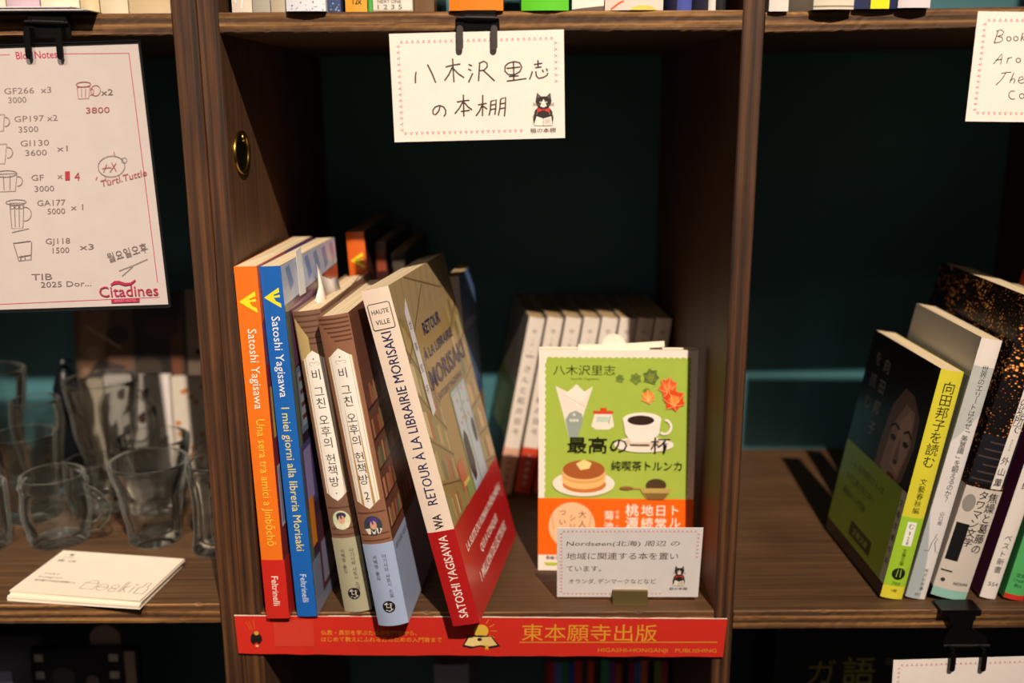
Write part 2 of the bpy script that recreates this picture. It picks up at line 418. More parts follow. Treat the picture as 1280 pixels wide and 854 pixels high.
for x0, x1, rows in ((.4414, .80, (.3534, 0, -.3700, .72)), (-.1606, .1278, (.3534, 0, -.3700, .72)), (.1404, .4288, (.3534, 0, -.3700, .72))):
    for z in rows:
        top = z+.0109 if z else 0; th = .0109 if z else .0132
        sag = 0 < x0 < .4 and .3 < z < .4            # this board is set a little crooked
        B(caseB, 'shelf_board', x0, x1, top-th-(.0012 if sag else 0), top-(.0012 if sag else 0), D_, False, slope=.0175 if sag else 0.0)
B(caseA, 'side_panel', -.1865, -.1732, -1.1, 1.1, D_, True)
B(caseA, 'side_panel', -.5000, -.4870, -1.1, 1.1, D_, True)
for z in (.3523, -.0072, -.3700, .72):
    B(caseA, 'shelf_board', -.4868, -.1867, z, z+.0137 if z < .1 else z+.0118, D_, False)
# ------------------------------------------------------------------ brass finger pull let into the inner face of the left panel
p = thing('brass_oval_pull', 'oval brass finger pull set in the inner face of the left panel', 'cabinet pull', (-.1606, .0275, .2872))
mb = MB(); n = 40; vs = []
prof = [(1.0, 0.0), (1.0, .0012), (.93, .0016), (.86, .0010), (.84, -.0004)]
for k_, h in prof:
    for i in range(n): a = 2*math.pi*i/n; vs.append((h, .0165*k_*math.cos(a), .0128*k_*math.sin(a)))
mb.add(vs, [(j*n+i, j*n+(i+1) % n, (j+1)*n+(i+1) % n, (j+1)*n+i) for j in range(4) for i in range(n)], BRASS, True)
mb.build('rim', p, True)
mb = MB(); vs = [(.0002-.0001*0, .0140*math.cos(2*math.pi*i/n), .0108*math.sin(2*math.pi*i/n)) for i in range(n)]
mb.add(vs, [tuple(range(n))], ink('2b2313', .35, .8)); mb.build('recess', p)
mb = MB().lathe([(.0001, 0), (.0022, 0), (.0026, .0012), (.0016, .0024), (.0001, .0026)], ink('c8a04a', .25, 1.0), 16)
sw = mb.build('screw', p); sw.rotation_euler = (0, R(90), 0); sw.location = (.0006, 0, .0085)

# ------------------------------------------------------------------ books
def bulge(b, T): return lambda u: -b*(1-(2*u/T-1)**2)
def book(label, T, W, H, yaw, lean, x, y, tilt=0.0, base=0.0, spine='ffffff', front=None, back=None, b=0.6, name='book', group=None, pages=None,
         inset=0.0, rough=.4, coat=.25, spine_segs=None):
    """returns (thing, spine print fn, right cover fn, left cover fn)."""
    rot = Matrix.Rotation(R(yaw), 3, 'Z') @ Matrix.Rotation(R(lean), 3, 'Y') @ Matrix.Rotation(R(tilt), 3, 'X')
    zmin = min((rot @ Vector((i*T, j*W, 0))).z for i in (0, 1) for j in (0, 1))/1000
    t = thing(name, label, 'book', (x/1000, y/1000, base-zmin+.00005), rot.to_euler(), group)
    bu = bulge(b, T); ns = 24 if b > .9 else 12 if b > .3 else 2; th = .35
    outer = [(0, W)]+[(T*i/ns, bu(T*i/ns)) for i in range(ns+1)]+[(T, W)]
    inner = [(th, W)]+[(th+(T-2*th)*i/ns, bu(T*i/ns)+th) for i in range(ns+1)]+[(T-th, W)]
    n = len(outer); mb = MB()
    cs = ink(spine, rough, 0.0, coat); cf = ink(front or spine, rough, 0.0, coat) if front != 'CITY' else CITY; cb = ink(back or spine, rough, 0.0, coat) if back != 'CITY' else CITY
    vs = [(px/1000, py/1000, z/1000) for z in (0, H) for px, py in outer+inner]
    Z = lambda P, z: (P[0]/1000, P[1]/1000, z/1000)
    for i in range(n-1):
        m = cb if i == 0 else cf if i == n-2 else cs
        if i in (0, n-2): mb.add([Z(outer[i], 0), Z(outer[i+1], 0), Z(outer[i+1], H), Z(outer[i], H)], [(0, 1, 2, 3)], m)
        mb.add([Z(inner[i+1], 0), Z(inner[i], 0), Z(inner[i], H), Z(inner[i+1], H)], [(0, 1, 2, 3)], m)
        for z, r_ in ((0, (1, 0, 3, 2)), (H, (0, 1, 2, 3))): mb.add([Z(outer[i], z), Z(outer[i+1], z), Z(inner[i+1], z), Z(inner[i], z)], [r_], m)
    arc = outer[1:-1]; k = len(arc)
    mb.add([Z(p_, 0) for p_ in arc]+[Z(p_, H) for p_ in arc], [(i, i+1, k+i+1, k+i) for i in range(k-1)], cs, True)
    for e, m in ((0, cb), (n-1, cf)): mb.add([Z(outer[e], 0), Z(inner[e], 0), Z(inner[e], H), Z(outer[e], H)], [(0, 1, 2, 3) if e else (3, 2, 1, 0)], m)
    mb.build('cover', t)
    pg = MB(); poly = [(th*1.1, W-.8)]+[(th*1.1+(T-2.2*th)*i/ns, bu(T*i/ns)+th*1.2+(.0 if not inset else .5)) for i in range(ns+1)]+[(T-th*1.1, W-.8)]
    pg.prism([(a/1000, c/1000) for a, c in poly], 2, inset/1000+.0002, (H-inset)/1000-.0002, pages or PAGES)
    pg.build('page_block', t, True)
    fs = lambda u, v, h: (u/1000, (bu(max(0, min(T, u)))-h)/1000, v/1000)
    fs.T = T
    fr = lambda u, v, h: ((T+h)/1000, u/1000, v/1000)
    fl = lambda u, v, h: (-h/1000, (W-u)/1000, v/1000)
    return t, fs, fr, fl
def belt(t, T, W, v0, v1, b, col, label=None, th=.14, name='paper_belt', rough=.35, coat=.3):
    """paper band wrapped round spine and covers."""
    bu = bulge(b, T); ns = 24 if b > .9 else 12 if b > .3 else 2
    out = [(-th, W)]+[(-th+(T+2*th)*i/ns, bu(T*i/ns)-th) for i in range(ns+1)]+[(T+th, W)]
    n = len(out); mb = MB(); m = ink(col, rough, 0.0, coat)
    vs = [(a/1000, c/1000, z/1000) for z in (v0, v1) for a, c in out]
    q = lambda a, b_: [vs[a], vs[b_], vs[n+b_], vs[n+a]]
    mb.add(q(0, 1), [(0, 1, 2, 3)], m); mb.add(q(n-2, n-1), [(0, 1, 2, 3)], m)
    mb.add(vs[1:n-1]+vs[n+1:2*n-1], [(i, i+1, n-2+i+1, n-2+i) for i in range(n-3)], m, True)
    o = mb.build(name, t)
    if label: o['label'] = label
    return o
def arrow_logo(p, u, v, s, bg, col='f2dc2a'):
    P = lambda L: [(u+x*s, v+y*s) for x, y in L]
    p.poly(P([(.8, 1.2), (-1.05, .05), (.9, -1.2)]), col)
    p.poly(P([(1.0, .72), (.1, .36), (.16, .22), (1.0, .40)]), bg); p.poly(P([(1.0, .08), (.12, .02), (.35, -.4), (1.0, -.75)]), bg)

# 1 orange-spined Italian paperback
t, fs, fr, fl = book('orange-spined paperback with a red band, leaning on the left panel', 13.6, 130, 224, -3.1, -1.35, -155.3, -6.4, spine='e2701c', front='5c2430', back='e2701c', b=.4)
belt(t, 14.3, 130, 0, 40, .4, 'c22820')
p = Print(fs, .25, .4, .2, n=6, W=1)
arrow_logo(p, 7.0, 203, 5.4, 'e2701c')
p.text('Satoshi Yagisawa', 5.0, 187, 7.4, 'f6ece0', rot=-90, width=49)
p.text('Una sera tra amici a Jinbōchō', 5.0, 131.5, 7.4, 'f2c43c', rot=-90, width=82)
p.text('Feltrinelli', 5.4, 29, 6.0, 'f6e6dc', rot=-90, width=20)
p.build('spine_lettering', t)
p = Print(fr, .08, .4, .2)     # cover picture: red lane, lit sign, shop fronts
p.rect(0, 40, 130, 224, '6b2634'); p.rect(0, 150, 130, 224, '7c4a6e'); p.poly([(0,224),(60,224),(0,190)], 'd06434')
p.poly([(0,165),(70,150),(70,40),(0,40)], '8c2f38'); p.rect(4, 118, 60, 150, 'd8b45a'); p.rect(8, 122, 56, 146, 'efd88a')
for i in range(6): p.rect(10+8*i, 122, 11.5+8*i, 146, '8c5a24')
p.rect(4, 60, 58, 100, 'c8c4c8'); p.rect(6, 62, 30, 98, '8e96ae'); p.rect(32, 62, 56, 98, '9aa4b8'); p.rect(60, 40, 130, 130, '4a3a5c')
for i in range(5): p.rect(66+12*i, 70, 72+12*i, 110, ['d8a060', '6a8cb0', 'c87858'][i % 3])
p.h = .25; p.rect(0, 0, 130, 40, '4b506c'); p.rect(3, 8, 40, 30, '8e96a8'); p.rect(6, 3, 12, 26, 'c8a060'); p.rect(14, 3, 20, 22, '9c4038'); p.rect(24, 3, 34, 28, '5f86a8')
p.build('cover_picture', t)

# 2 blue-spined Italian paperback
t, fs, fr, fl = book('blue-spined paperback with a violet cover, second book from the left panel', 12.6, 124, 223.7, -4.6, -2.6, -136.4, -4.3, spine='1a5fb4', front='4a3347', back='1a5fb4', b=.4)
p = Print(fs, .08, .4, .2, n=6, W=1)
arrow_logo(p, 6.3, 205, 5.0, '1a5fb4')
p.text('Satoshi Yagisawa', 4.2, 194, 7.2, 'eef0f4', rot=-90, width=49.5)
p.text('I miei giorni alla libreria Morisaki', 4.2, 138, 7.2, 'e8d878', rot=-90, width=93)
p.text('Feltrinelli', 4.6, 29, 5.6, 'cfdcf0', rot=-90, width=19)
p.build('spine_lettering', t)
p = Print(fr, .08, .3, .5)
p.rect(0, 0, 124, 223.7, '43304a'); p.poly([(0,223.7),(124,223.7),(124,206),(0,200)], 'b9c6e4'); 
for i in range(6): p.poly([(8+20*i,221),(16+20*i,222),(22+20*i,210),(14+20*i,206)], '7f97c8')
p.poly([(0,199),(124,205),(124,150),(0,150)], '6a4560'); p.poly([(88,204),(124,205),(124,150),(96,150)], 'b4543c'); p.poly([(10,196),(60,199),(40,170)], '8e6f8c'); p.poly([(0,160),(124,172),(124,120),(0,100)], '2f2436')
p.poly([(0,200),(7,200),(7,0),(0,0)], '5a6a58'); p.rect(8, 118, 26, 160, '6f7d9a'); p.rect(11, 122, 23, 156, '9aa8b8')
for i in range(4): p.rect(12, 126+8*i, 22, 129+8*i, '6b4238')
p.rect(2, 70, 50, 112, '4f4a80'); p.rect(6, 74, 20, 108, '9a8ec4'); p.rect(6, 44, 16, 76, 'e0872c'); p.rect(0, 0, 124, 36, '7c86a0'); p.rect(18, 8, 52, 60, '5c3440'); p.rect(22, 12, 48, 40, '8e8ca8')
p.build('cover_picture', t)
mb = MB(); mb.add([(.0130, .03, .2), (.0130, .03, .2275), (.0134, .040, .2290), (.0134, .042, .2)], [(0, 1, 2, 3)], ink('dfe4ea', .3))
o = mb.build('paper_slip', t); sd = o.modifiers.new('s', 'SOLIDIFY'); sd.thickness = .0002

# 3, 4 Korean hardbacks
def korean(label, T, W, H, yaw, lean, x, y, sp, fc, beltc, beltv, plaque, second, artc):
    t, fs, fr, fl = book(label, T, W, H, yaw, lean, x, y, spine=sp, front=fc, back=fc, b=2.6, inset=1.5)
    belt(t, T, W, 0, beltv, 2.6, beltc)
    p = Print(fs, .1, .4, .3, n=8, W=T); u = T/2
    for i in range(6):           # painted planks of the picture
        v = plaque[0]+4+(H-plaque[0]-4)*i/6; p.rect(.6, v, T-.6, v+1.0, artc[0])
    p.poly([(.8, H-4), (T*.45, H-16), (T*.45, H-34), (.8, H-30)], artc[1])
    for v in (beltv+2, beltv+6, beltv+20): p.rect(1, v, T-1, v+.8, artc[0])
    for sgn, c, e in ((1, 'b8935a', .5), (1, 'efe9e0', 0)):
        a, b_ = plaque; hw = T*.36+e
        L = [(u-hw, a-5), (u-hw+1.6, a-4), (u-3.2, a-2.2), (u, a+e), (u+3.2, a-2.2), (u+hw-1.6, a-4), (u+hw, a-5), (u+hw, b_+5), (u+hw-1.6, b_+4), (u+3.2, b_+2.2), (u, b_-e), (u-3.2, b_+2.2), (u-hw+1.6, b_+4), (u-hw, b_+5)]
        p.poly(L, c)
    p.ell(u, plaque[0]-5, .5, .5, '5a3c2c', 8); p.ell(u, plaque[1]+5, .5, .5, '5a3c2c', 8)
    p.ring(u-1.6, plaque[0]-8, 1.6, 1, .25, 'b49a7c', 12, 0, 270); p.ring(u+1.6, plaque[0]-8, 1.6, 1, .25, 'b49a7c', 12, -90, 180)
    s = '비 그친 오후의 헌책방'+(' 2' if second else '')
    p.vtext(s, u, plaque[0]-11, plaque[1]+(5 if second else 9), 6.9 if second else 7.3, '2e2620')
    cy = beltv+12
    p.ell(u, cy, 5.6, 6.4, 'cfd8b0' if not second else '39424e', 20)
    p.poly([(u-5.4, cy-2), (u-2, cy-1.5), (u, cy-4.5), (u+2, cy-1.5), (u+5.2, cy-2.5), (u+3.6, cy-5.4), (u-3.6, cy-5.4)], 'e6dcc8')
    p.ell(u+.3, cy+.4, 2.1, 2.9, 'd9a184', 12); p.ell(u+.2, cy+3, 3.2, 2.3, '4a3b8c' if second else '35355a', 12); p.poly([(u-2.8, cy+3), (u-1, cy+2.8), (u-2.4, cy-.5)], '35355a')
    p.h = .32
    p.vtext('야기사와 사토시 소설', u+3.0, beltv-7, beltv-36, 3.1, '40403c'); p.vtext('서혜영 옮김', u-3.0, beltv-7, beltv-24, 3.0, '40403c')
    p.ell(u, 13, 4.0, 4.0, '1c1a1c', 24); p.text('다', u-1.5, 11.7, 4.4, 'efeae0'); p.stroke([(u-2.6, 14.5), (u-1, 15.6), (u+2.2, 14.8)], .5, 'efeae0'); p.stroke([(u-2.2, 11), (u+.2, 10), (u+2.4, 11.4)], .45, 'efeae0')
    p.build('spine_print', t)
    q = Print(fr, .08, .4, .3)
    q.rect(0, beltv, W, H, fc)
    for i in range(7): q.stroke([(0, H-6-i*14), (W, H+4-i*14)], .8, artc[0])
    rnd = random.Random(int(T*10))
    for r_ in range(5):
        v = beltv+6+r_*19; q.rect(2, v, W-2, v+1.6, '3a2218'); uu = 3
        while uu < W-8:
            ww = rnd.uniform(2.5, 5); q.rect(uu, v+1.6, uu+ww, v+rnd.uniform(11, 15), rnd.choice(['a8634a', 'c8906c', '7a4636', '8c7a50', '5d6a50', 'b47858'])); uu += ww+.5; q.h -= .012
    if second: q.h = .3; q.text('야기사와 사토시', 4, beltv-8, 5, '3c4454', rot=0)
    q.build('cover_picture', t)
    return t
k1 = korean('slim rounded brown hardback with a white spine plaque and a beige-green band', 17.4, 130, 196.5, -4.9, -6.8, -107.4, 2.2, '7a5a48', '8c6a55', 'a9a58a', 51, (172, 76), False, ('5c4034', 'b9a26c'))
k2 = korean('thicker rounded brown hardback with a white spine plaque and a pale blue band', 18.9, 128, 197.8, -5.5, -8.5, -83.5, -15.5, '8a604a', '6a4234', '9fb0d0', 55, (178, 78), True, ('5e3c2c', '8c6048'))
k2['label'] = 'thicker rounded brown hardback with a white plaque numbered 2 and pale blue band'
mb = MB()       # loose white paper flap rising out of the brown hardback
us = [0, .006, .012, .018, .026, .034, .044]; zz = [.192, .200, .2105, .2125, .203, .199, .1985]; 
for i, (a, z) in enumerate(zip(us, zz)): mb.v += [(.0085+.002*math.sin(i*1.3), .030+a, .1935), (.0085+.002*math.sin(i*1.3)-.003, .030+a*1.15, z+.004)]
mb.f = [[2*i, 2*i+2, 2*i+3, 2*i+1] for i in range(6)]; mb.m = [0]*6; mb.smooth = [True]*6; mb.mats = [ink('ded6cf', .6)]
o = mb.build('paper_flap', k1); sd = o.modifiers.new('s', 'SOLIDIFY'); sd.thickness = .0002

# 5 cream-spined French paperback with the red band
T, W, H = 17.2, 128, 215.4
t, fs, fr, fl = book('large cream-spined paperback with navy title and broad red band, leaning left', T, W, H, -10.4, -13.75, -37.1, -17.4, spine='efdccb', front='a08554', back='efdccb', b=.5)
belt(t, T, W, 0, 63, .5, 'b01c1e')
p = Print(fs, .25, .4, .2, n=6, W=1)
p.poly([(2.4, 207), (14.4, 207), (15.4, 206), (15.4, 192), (14.4, 191), (2.4, 191), (1.4, 192), (1.4, 206)], '2c2a30'); p.poly([(2.5, 206.5), (14.3, 206.5), (14.9, 205.8), (14.9, 192.2), (14.3, 191.5), (2.5, 191.5), (1.9, 192.2), (1.9, 205.8)], 'efdccb')
p.text('HAUTE', 8.4, 200.5, 4, '2c2a30', align='C', width=10.6, height=2.8, bold=.02); p.text('VILLE', 8.4, 194.2, 4, '2c2a30', align='C', width=8.8, height=2.8, bold=.02)
p.text('RETOUR À LA LIBRAIRIE MORISAKI', 11.6, 80.5, 9, '232a5c', rot=90, width=109)
p.text('WA', 11.4, 64.5, 8, '1c1c24', rot=90, width=9.5, bold=.02)
p.text('SATOSHI YAGISAWA', 11.4, 5, 8, 'f4e6de', rot=90, width=55, bold=.015)
p.build('spine_lettering', t)
p = Print(fr, .08, .35, .35); rnd = random.Random(3)
p.rect(0, 63, W, H, 'a58a58')
def shelfart(p, quad, rows, cols, base, pal, rnd):
    a, b_, c, d = quad       # bl, br, tr, tl
    p.poly([a, b_, c, d], base)
    L = lambda s, t_: tuple((a[i]*(1-s)+b_[i]*s)*(1-t_)+(d[i]*(1-s)+c[i]*s)*t_ for i in (0, 1))
    h = p.h
    for r_ in range(rows):
        for q in range(cols):
            s0, s1 = q/cols+.005, (q+.85)/cols; t0 = (r_+.1)/rows; t1 = (r_+rnd.uniform(.6, .88))/rows
            p.h = h; p.poly([L(s0, t0), L(s1, t0), L(s1, t1), L(s0, t1)], rnd.choice(pal))
        p.h = h+.012; p.stroke([L(0, r_/rows), L(1, r_/rows)], 1.2, '6a5430')
    p.h = h+.03
pal = ['b7a06c', '9c8a58', 'c8a070', 'b06a48', '8a9060', 'd0bc8c', '7a6a4a']
shelfart(p, [(0, 63), (36, 63), (36, 150), (0, 205)], 5, 12, '94804e', pal, rnd)
shelfart(p, [(96, 70), (W, 63), (W, 205), (96, 185)], 6, 8, 'a08c5c', pal, rnd)
p.poly([(0, 215), (W, 215), (W, 190), (60, 172), (0, 196)], 'a38d66')
for i in range(9): p.stroke([(10+i*14, 215), (4+i*13, 190)], .8, '7f6f74')
p.stroke([(0, 168), (60, 205)], 1.2, '6a5a38'); p.stroke([(30, 215), (100, 196), (W, 200)], 1.2, '7a6440')
p.rect(60, 63, 98, 132, 'a8bccc'); p.rect(63, 66, 95, 128, 'bccbd8'); p.stroke([(79, 63), (79, 132)], 1.6, '7f9468'); p.stroke([(60, 132), (98, 132)], 1.6, '7f9468'); p.stroke([(60, 63), (60, 132)], 1.6, '7f9468')
for i in range(16): p.ell(rnd.uniform(64, 94), rnd.uniform(108, 128), 2, 1.6, rnd.choice(['d8c0c4', '9cb08c', 'c89aa4']), 7); p.h -= .01
p.poly([(62, 98), (68, 104), (73, 98), (75, 80), (72, 70), (66, 68), (61, 80)], '2a2420'); p.ell(92, 96, 4, 9, '2c2a3c', 12)
p.poly([(36, 90), (48, 92), (48, 74), (36, 72)], 'c06a48'); p.rect(44, 64, 58, 74, '8ea060'); p.rect(40, 74, 54, 77, 'd8c868')
p.poly([(14, 196), (22, 204), (23, 132), (15, 130)], 'd9d6dc')
p.vtext('世事堂茶', 18.5, 194, 140, 6, '3c3c58')
p.text('RETOUR', 60, 176, 9, '26275a', align='C', width=40, bold=.025, height=8); p.text('À LA LIBRAIRIE', 64, 162, 9, '26275a', align='C', width=70, bold=.025, height=8)
p.text('MORISAKI', 72, 143, 14, '26275a', align='C', width=88, bold=.03, height=13); p.text('SATOSHI YAGISAWA', 66, 134, 5, '26275a', align='C', width=60, height=4.6)
p.h = max(p.h, .3)
p.rect(0, 0, .01, .01, 'b01c1e')
p.text('LA SUITE DU ROMAN PHÉNOMÈNE', 64, 42, 7, 'f2e2dc', align='C', width=104, height=7, bold=.05); p.text('QUI A CONQUIS', 64, 29, 7, 'f2e2dc', align='C', width=52, height=7, bold=.05)
p.text('1 MILLION DE LECTEURS', 64, 16, 7, 'f2e2dc', align='C', width=82, height=7, bold=.05); p.ring(116, 42, 5, 5, .7, 'd8706a', 20); p.text('2', 114, 39, 8, 'd8706a')
p.build('cover_print', t)

# 6 books standing further back
t, fs, fr, fl = book('orange paperback standing behind the blue-spined book, yellow arrow on its spine', 13.2, 120, 224, -3, -3.0, -108.6, 145, spine='d9621c', front='3a2018', back='d9621c', b=.4, pages=PAGES_T)
p = Print(fs, .08, n=5, W=1); arrow_logo(p, 7, 203, 5.0, 'd9621c'); p.text('Satoshi Yagisawa', 5, 188, 7, 'f4e8dc', rot=-90, width=53); p.build('spine_lettering', t)
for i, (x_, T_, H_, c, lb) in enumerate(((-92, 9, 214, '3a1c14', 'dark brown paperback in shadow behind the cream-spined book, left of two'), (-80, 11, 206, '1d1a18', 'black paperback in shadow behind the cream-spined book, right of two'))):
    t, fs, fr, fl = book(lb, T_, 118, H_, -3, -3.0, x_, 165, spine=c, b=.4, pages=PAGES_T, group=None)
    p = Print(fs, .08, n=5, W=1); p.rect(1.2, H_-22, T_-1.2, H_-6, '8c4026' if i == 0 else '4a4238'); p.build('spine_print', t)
t, fs, fr, fl = book('white-spined paperback with a blue and tan cover standing behind the cream-spined book', 9.8, 56, 192.5, -8, -4.2, -34.2, 136, spine='e6ddd4', front='5874a4', back='e6ddd4', b=.4, pages=PAGES_T)
p = Print(fr, .08); p.rect(0, 0, 56, 96, '8c6238'); p.rect(0, 92, 56, 104, '3d5686'); p.poly([(6, 30), (40, 30), (34, 84), (12, 90)], 'b08a52'); p.text('MORISAKI', 6, 150, 9, 'd9dfe8', width=46); p.build('cover_picture', t)
p = Print(fs, .08, n=5, W=1); p.text('MORISAKI', 6.4, 110, 5, '3a4a78', rot=90, width=44); p.build('spine_lettering', t)

# 7 the row of eight white bunko paperbacks
ROW = [(-14.0, 193, 7.0, 10.8), (1.6, 193, 6.6, 10.4), (17.2, 192, 6.2, 10.0), (32.8, 191, 5.8, 9.5), (48.4, 190, 5.4, 8.9), (64.0, 188, 5.0, 8.3), (79.6, 187, 4.6, 7.6), (95.2, 186, 4.2, 6.9)]
ords = ['first (leftmost)', 'second', 'third', 'fourth', 'fifth', 'sixth', 'seventh', 'eighth (rightmost)']
SC_ROW = []
for i, (x_, y_, yw, ln) in enumerate(ROW):
    lb = ords[i]+' of the small white paperbacks lined up at the back' + (', green picture cover' if i == 0 else '')
    t, fs, fr, fl = book(lb, 12.6, 100, 150, yw, ln, x_, y_, spine='e2d8cc', front='d6ccc0', back='b5aa9d', b=.9, group='small white paperbacks in the back row', pages=PAGES_T)
    belt(t, 12.6, 100, 0, 40, .9, 'c8452c' if i else 'd8a890')
    p = Print(fs, .25, n=5, W=1)
    p.text('や', 4.4, 137, 4.4, '6a5a50'); p.vtext('18 1', 6.3, 134, 120, 3.2, '5a4c44'); p.rect(3, 117.6, 9.6, 118.6, '6a5a50')
    p.vtext('さんと虹の日々', 6.3, 112, 50, 6.2, '3c332e')
    p.vtext('八木沢里志', 6.3, 36, 6, 4.4, 'f0e6dc' if i else '3c332e')
    p.build('spine_print', t)
    if i == 0:
        q = Print(fl, .25); q.rect(0, 40, 100, 90, '7c8a3a'); q.rect(0, 0, 100, 46, '2a201c'); q.poly([(10, 40), (60, 44), (70, 84), (30, 78)], 'a8a84c'); q.vtext('八木沢里志', 60, 138, 98, 8, '40362e'); q.build('cover_picture', t)

# 8 green paperback shown cover-first
t, _, _, _ = book('green paperback shown cover-first with a coffee cup, pancakes and orange band', 105.2, 9, 155.3, -1.9, .1, 17.3, 56.0, tilt=-3.5, spine='f0e2d4', b=0, rough=.35)
for o in list(t.children): bpy.data.objects.remove(o)
mb = MB(); Cv = ink('f2e6da', .35, 0.0, .3)
mb.box(0, 0, 0, .1052, .00035, .1553, Cv); mb.box(0, .00865, 0, .1052, .009, .1553, Cv); mb.box(.1048, .00035, 0, .1052, .00865, .1553, Cv)
mb.build('cover', t); MB().box(.0008, .0004, .0004, .1046, .0086, .1545, pages_mat('page_edges_front', 'c2b08e', 'ecdfc4', 1)).build('page_block', t)
face = lambda u, v, h: (u/1000, -h/1000, v/1000)
bt = MB().box(-.00015, -.00018, .0115, .10535, 0, .0523, ink('f0660a', .35, 0.0, .3)).box(.1052, -.00018, .0115, .10535, .009, .0523, ink('f0660a', .35, 0.0, .3)).build('paper_belt', t)
p = Print(face, .04, .38, .3).grid(673, 712.8, 105.2/199.5, 155.3/275.6)
GR = 'a5bd4a'; sc_ = []
for i in range(24): 
    a = 683+i*7.6
    sc_ += [(a, 447.5), (a+1.9, 446.2), (a+3.8, 445.9), (a+5.7, 446.2)]
sc_ += [(863.5, 447.5)]
for i in range(20): sc_ += [(864.6, 452+i*8.4), (863.2, 456+i*8.4)]
sc_ += [(862, 620), (681, 620)]
for i in range(20): sc_ += [(680.4, 614-i*8.3), (682.2, 610-i*8.3)]
p.poly(sc_, GR)
p.text('八木沢里志', 691, 467, 7.4, '1d2010', width=41.2, bold=.012); p.text('Satoshi Yagisawa', 713, 473.6, 2.3, '3a4220', width=19)
# wrapped bouquet
p.poly([(694, 481), (711, 489), (720, 479), (729, 489), (741.5, 481), (728, 522), (720, 545), (712, 545), (704, 515)], 'ece0d4'); p.poly([(705, 492), (721, 479), (735, 492), (721, 506)], 'f3e8dc'); p.stroke([(705, 492), (736, 508)], .8, 'cfc0ae')
p.poly([(707, 522), (712, 514), (720, 511), (728, 515), (729, 524), (723, 545), (712, 545)], '97a39a')
for dx, dy in ((-4, 3), (4, 3), (0, -4), (0, 3)): p.ell(718+dx, 520+dy, 2, 2, 'd8dccb', 8)
# sugar pot
p.poly([(744, 515), (766, 515), (769, 530), (762, 534), (746, 534), (740, 530)], 'f0e6d6'); p.poly([(747, 518), (762, 518), (763, 525), (746, 525)], 'c4d6c4'); p.poly([(742, 511), (768, 511), (767, 515), (743, 515)], 'd24a24'); p.rect(751, 507.4, 759, 511, 'd24a24'); p.stroke([(764, 517), (762, 527)], .7, '5a6a50')
# leaves
def maple(cx, cy, r, c1, c2, rot=0, n=5):
    pts = []
    for i in range(n*2+2):
        a = R(rot-150+i*300/(n*2+1)); rr = r if i % 2 else r*.72; pts.append((cx+rr*math.sin(a), cy-rr*math.cos(a)))
    p.poly(pts, c1); p.poly([(cx+(x-cx)*.5, cy+(y-cy)*.5) for x, y in pts], c2)
    for i in range(1, n*2+2, 2): p.stroke([(cx, cy+r*.5), pts[i]], .5, 'f0d48c' if c1 > 'a' else '8ea048')
maple(775, 472, 6, '6a7f2e', '5d7230'); maple(795, 472, 8, '6f8232', '5f7434', 20); maple(814, 469.5, 11, '5d7034', '7c8a34'); maple(809, 487, 5, '6a7c30', '5d7230')
maple(811, 494, 9.5, 'ee8a3a', 'f2a850', 10); maple(836, 482, 13, 'e8602c', 'ee8038', -30); maple(844, 497, 15, 'e2481e', 'f0923c', 180)
# coffee
p.ell(807, 552, 38, 9.5, 'f3e6da', 32); p.ell(805, 549, 24, 6, 'ddc9b4', 24)
p.poly([(780, 521), (828, 521), (826, 538), (818, 549), (791, 549), (783, 538)], 'f3e8de'); p.ell(804, 521, 24.5, 8.5, 'f6ece2', 28); p.ell(802.5, 522, 17, 6, '35211a', 28)
p.ring(833, 530, 8, 8.5, 3, 'f3e8de', 18, -90, 130)
# title
p.text('最高の一杯', 710, 561, 13.8, '15140c', width=69, height=11.4, bold=.02)
p.text('純喫茶トルンカ', 766, 583, 7.4, '1a1c10', width=47.5, bold=.012)
# pancakes
p.ell(731, 601, 40, 16, 'efe3d4', 32); p.ell(732, 602, 28, 10.5, 'c8763a', 28); p.ell(731, 596, 28, 12, 'e9bd78', 28); p.ell(731, 589, 28.5, 12, 'dfa55c', 28); p.ell(731, 586, 28, 12, 'e6b878', 28); p.ell(731, 583.5, 27, 12, 'a55a2a', 30)
p.poly([(721, 576), (731, 571), (741, 575), (738, 582), (727, 584)], 'f4d890')
# bowl of beans with spoon
p.ell(824, 602, 13, 8, '4a3820', 18); p.poly([(803, 606), (845, 606), (838, 616), (834, 620), (814, 620), (809, 615)], 'bca25c'); p.poly([(808, 612), (841, 612), (834, 620), (814, 620)], '7f6436'); p.stroke([(778, 606), (804, 606)], 2, 'b89c50'); p.ell(786, 606, 9, 2.2, '8c5a34', 14)
p.h = .24
p.ell(716.5, 655, 30, 30, 'f2bf94', 32); p.stroke([(688, 628), (693, 660)], .6, 'a84a10'); p.stroke([(744, 628), (738, 660)], .6, 'a84a10')
p.vtext('大人気の', 730, 634, 684, 5.6, '4a3020', bold=.015); p.vtext('シリーズ', 717.5, 639, 684, 5.0, '4a3020', bold=.01); p.vtext('ついに完', 704.5, 632, 680, 5.2, '4a3020', bold=.01)
p.vtext('トルンカは', 849.5, 626, 704, 8.2, 'f6eadc', bold=.035); p.vtext('日常の', 831, 626, 676, 8.6, 'f6eadc', bold=.04); p.vtext('地続きの', 813.5, 626, 692, 8.6, 'f6eadc', bold=.04); p.vtext('桃源郷だ', 794, 626, 692, 9.2, 'f6eadc', bold=.05)
p.vtext('菊池', 764, 634, 662, 7.0, 'f6eadc', bold=.035); p.vtext('俳優・さん', 775, 634, 664, 3.0, 'f6d8c0'); 
p.poly([(681, 702), (700, 702), (697, 706), (684, 706)], 'b4c83c'); p.text('長編小説', 683, 698, 3, '3a1c08')
p.build('cover_print', t)
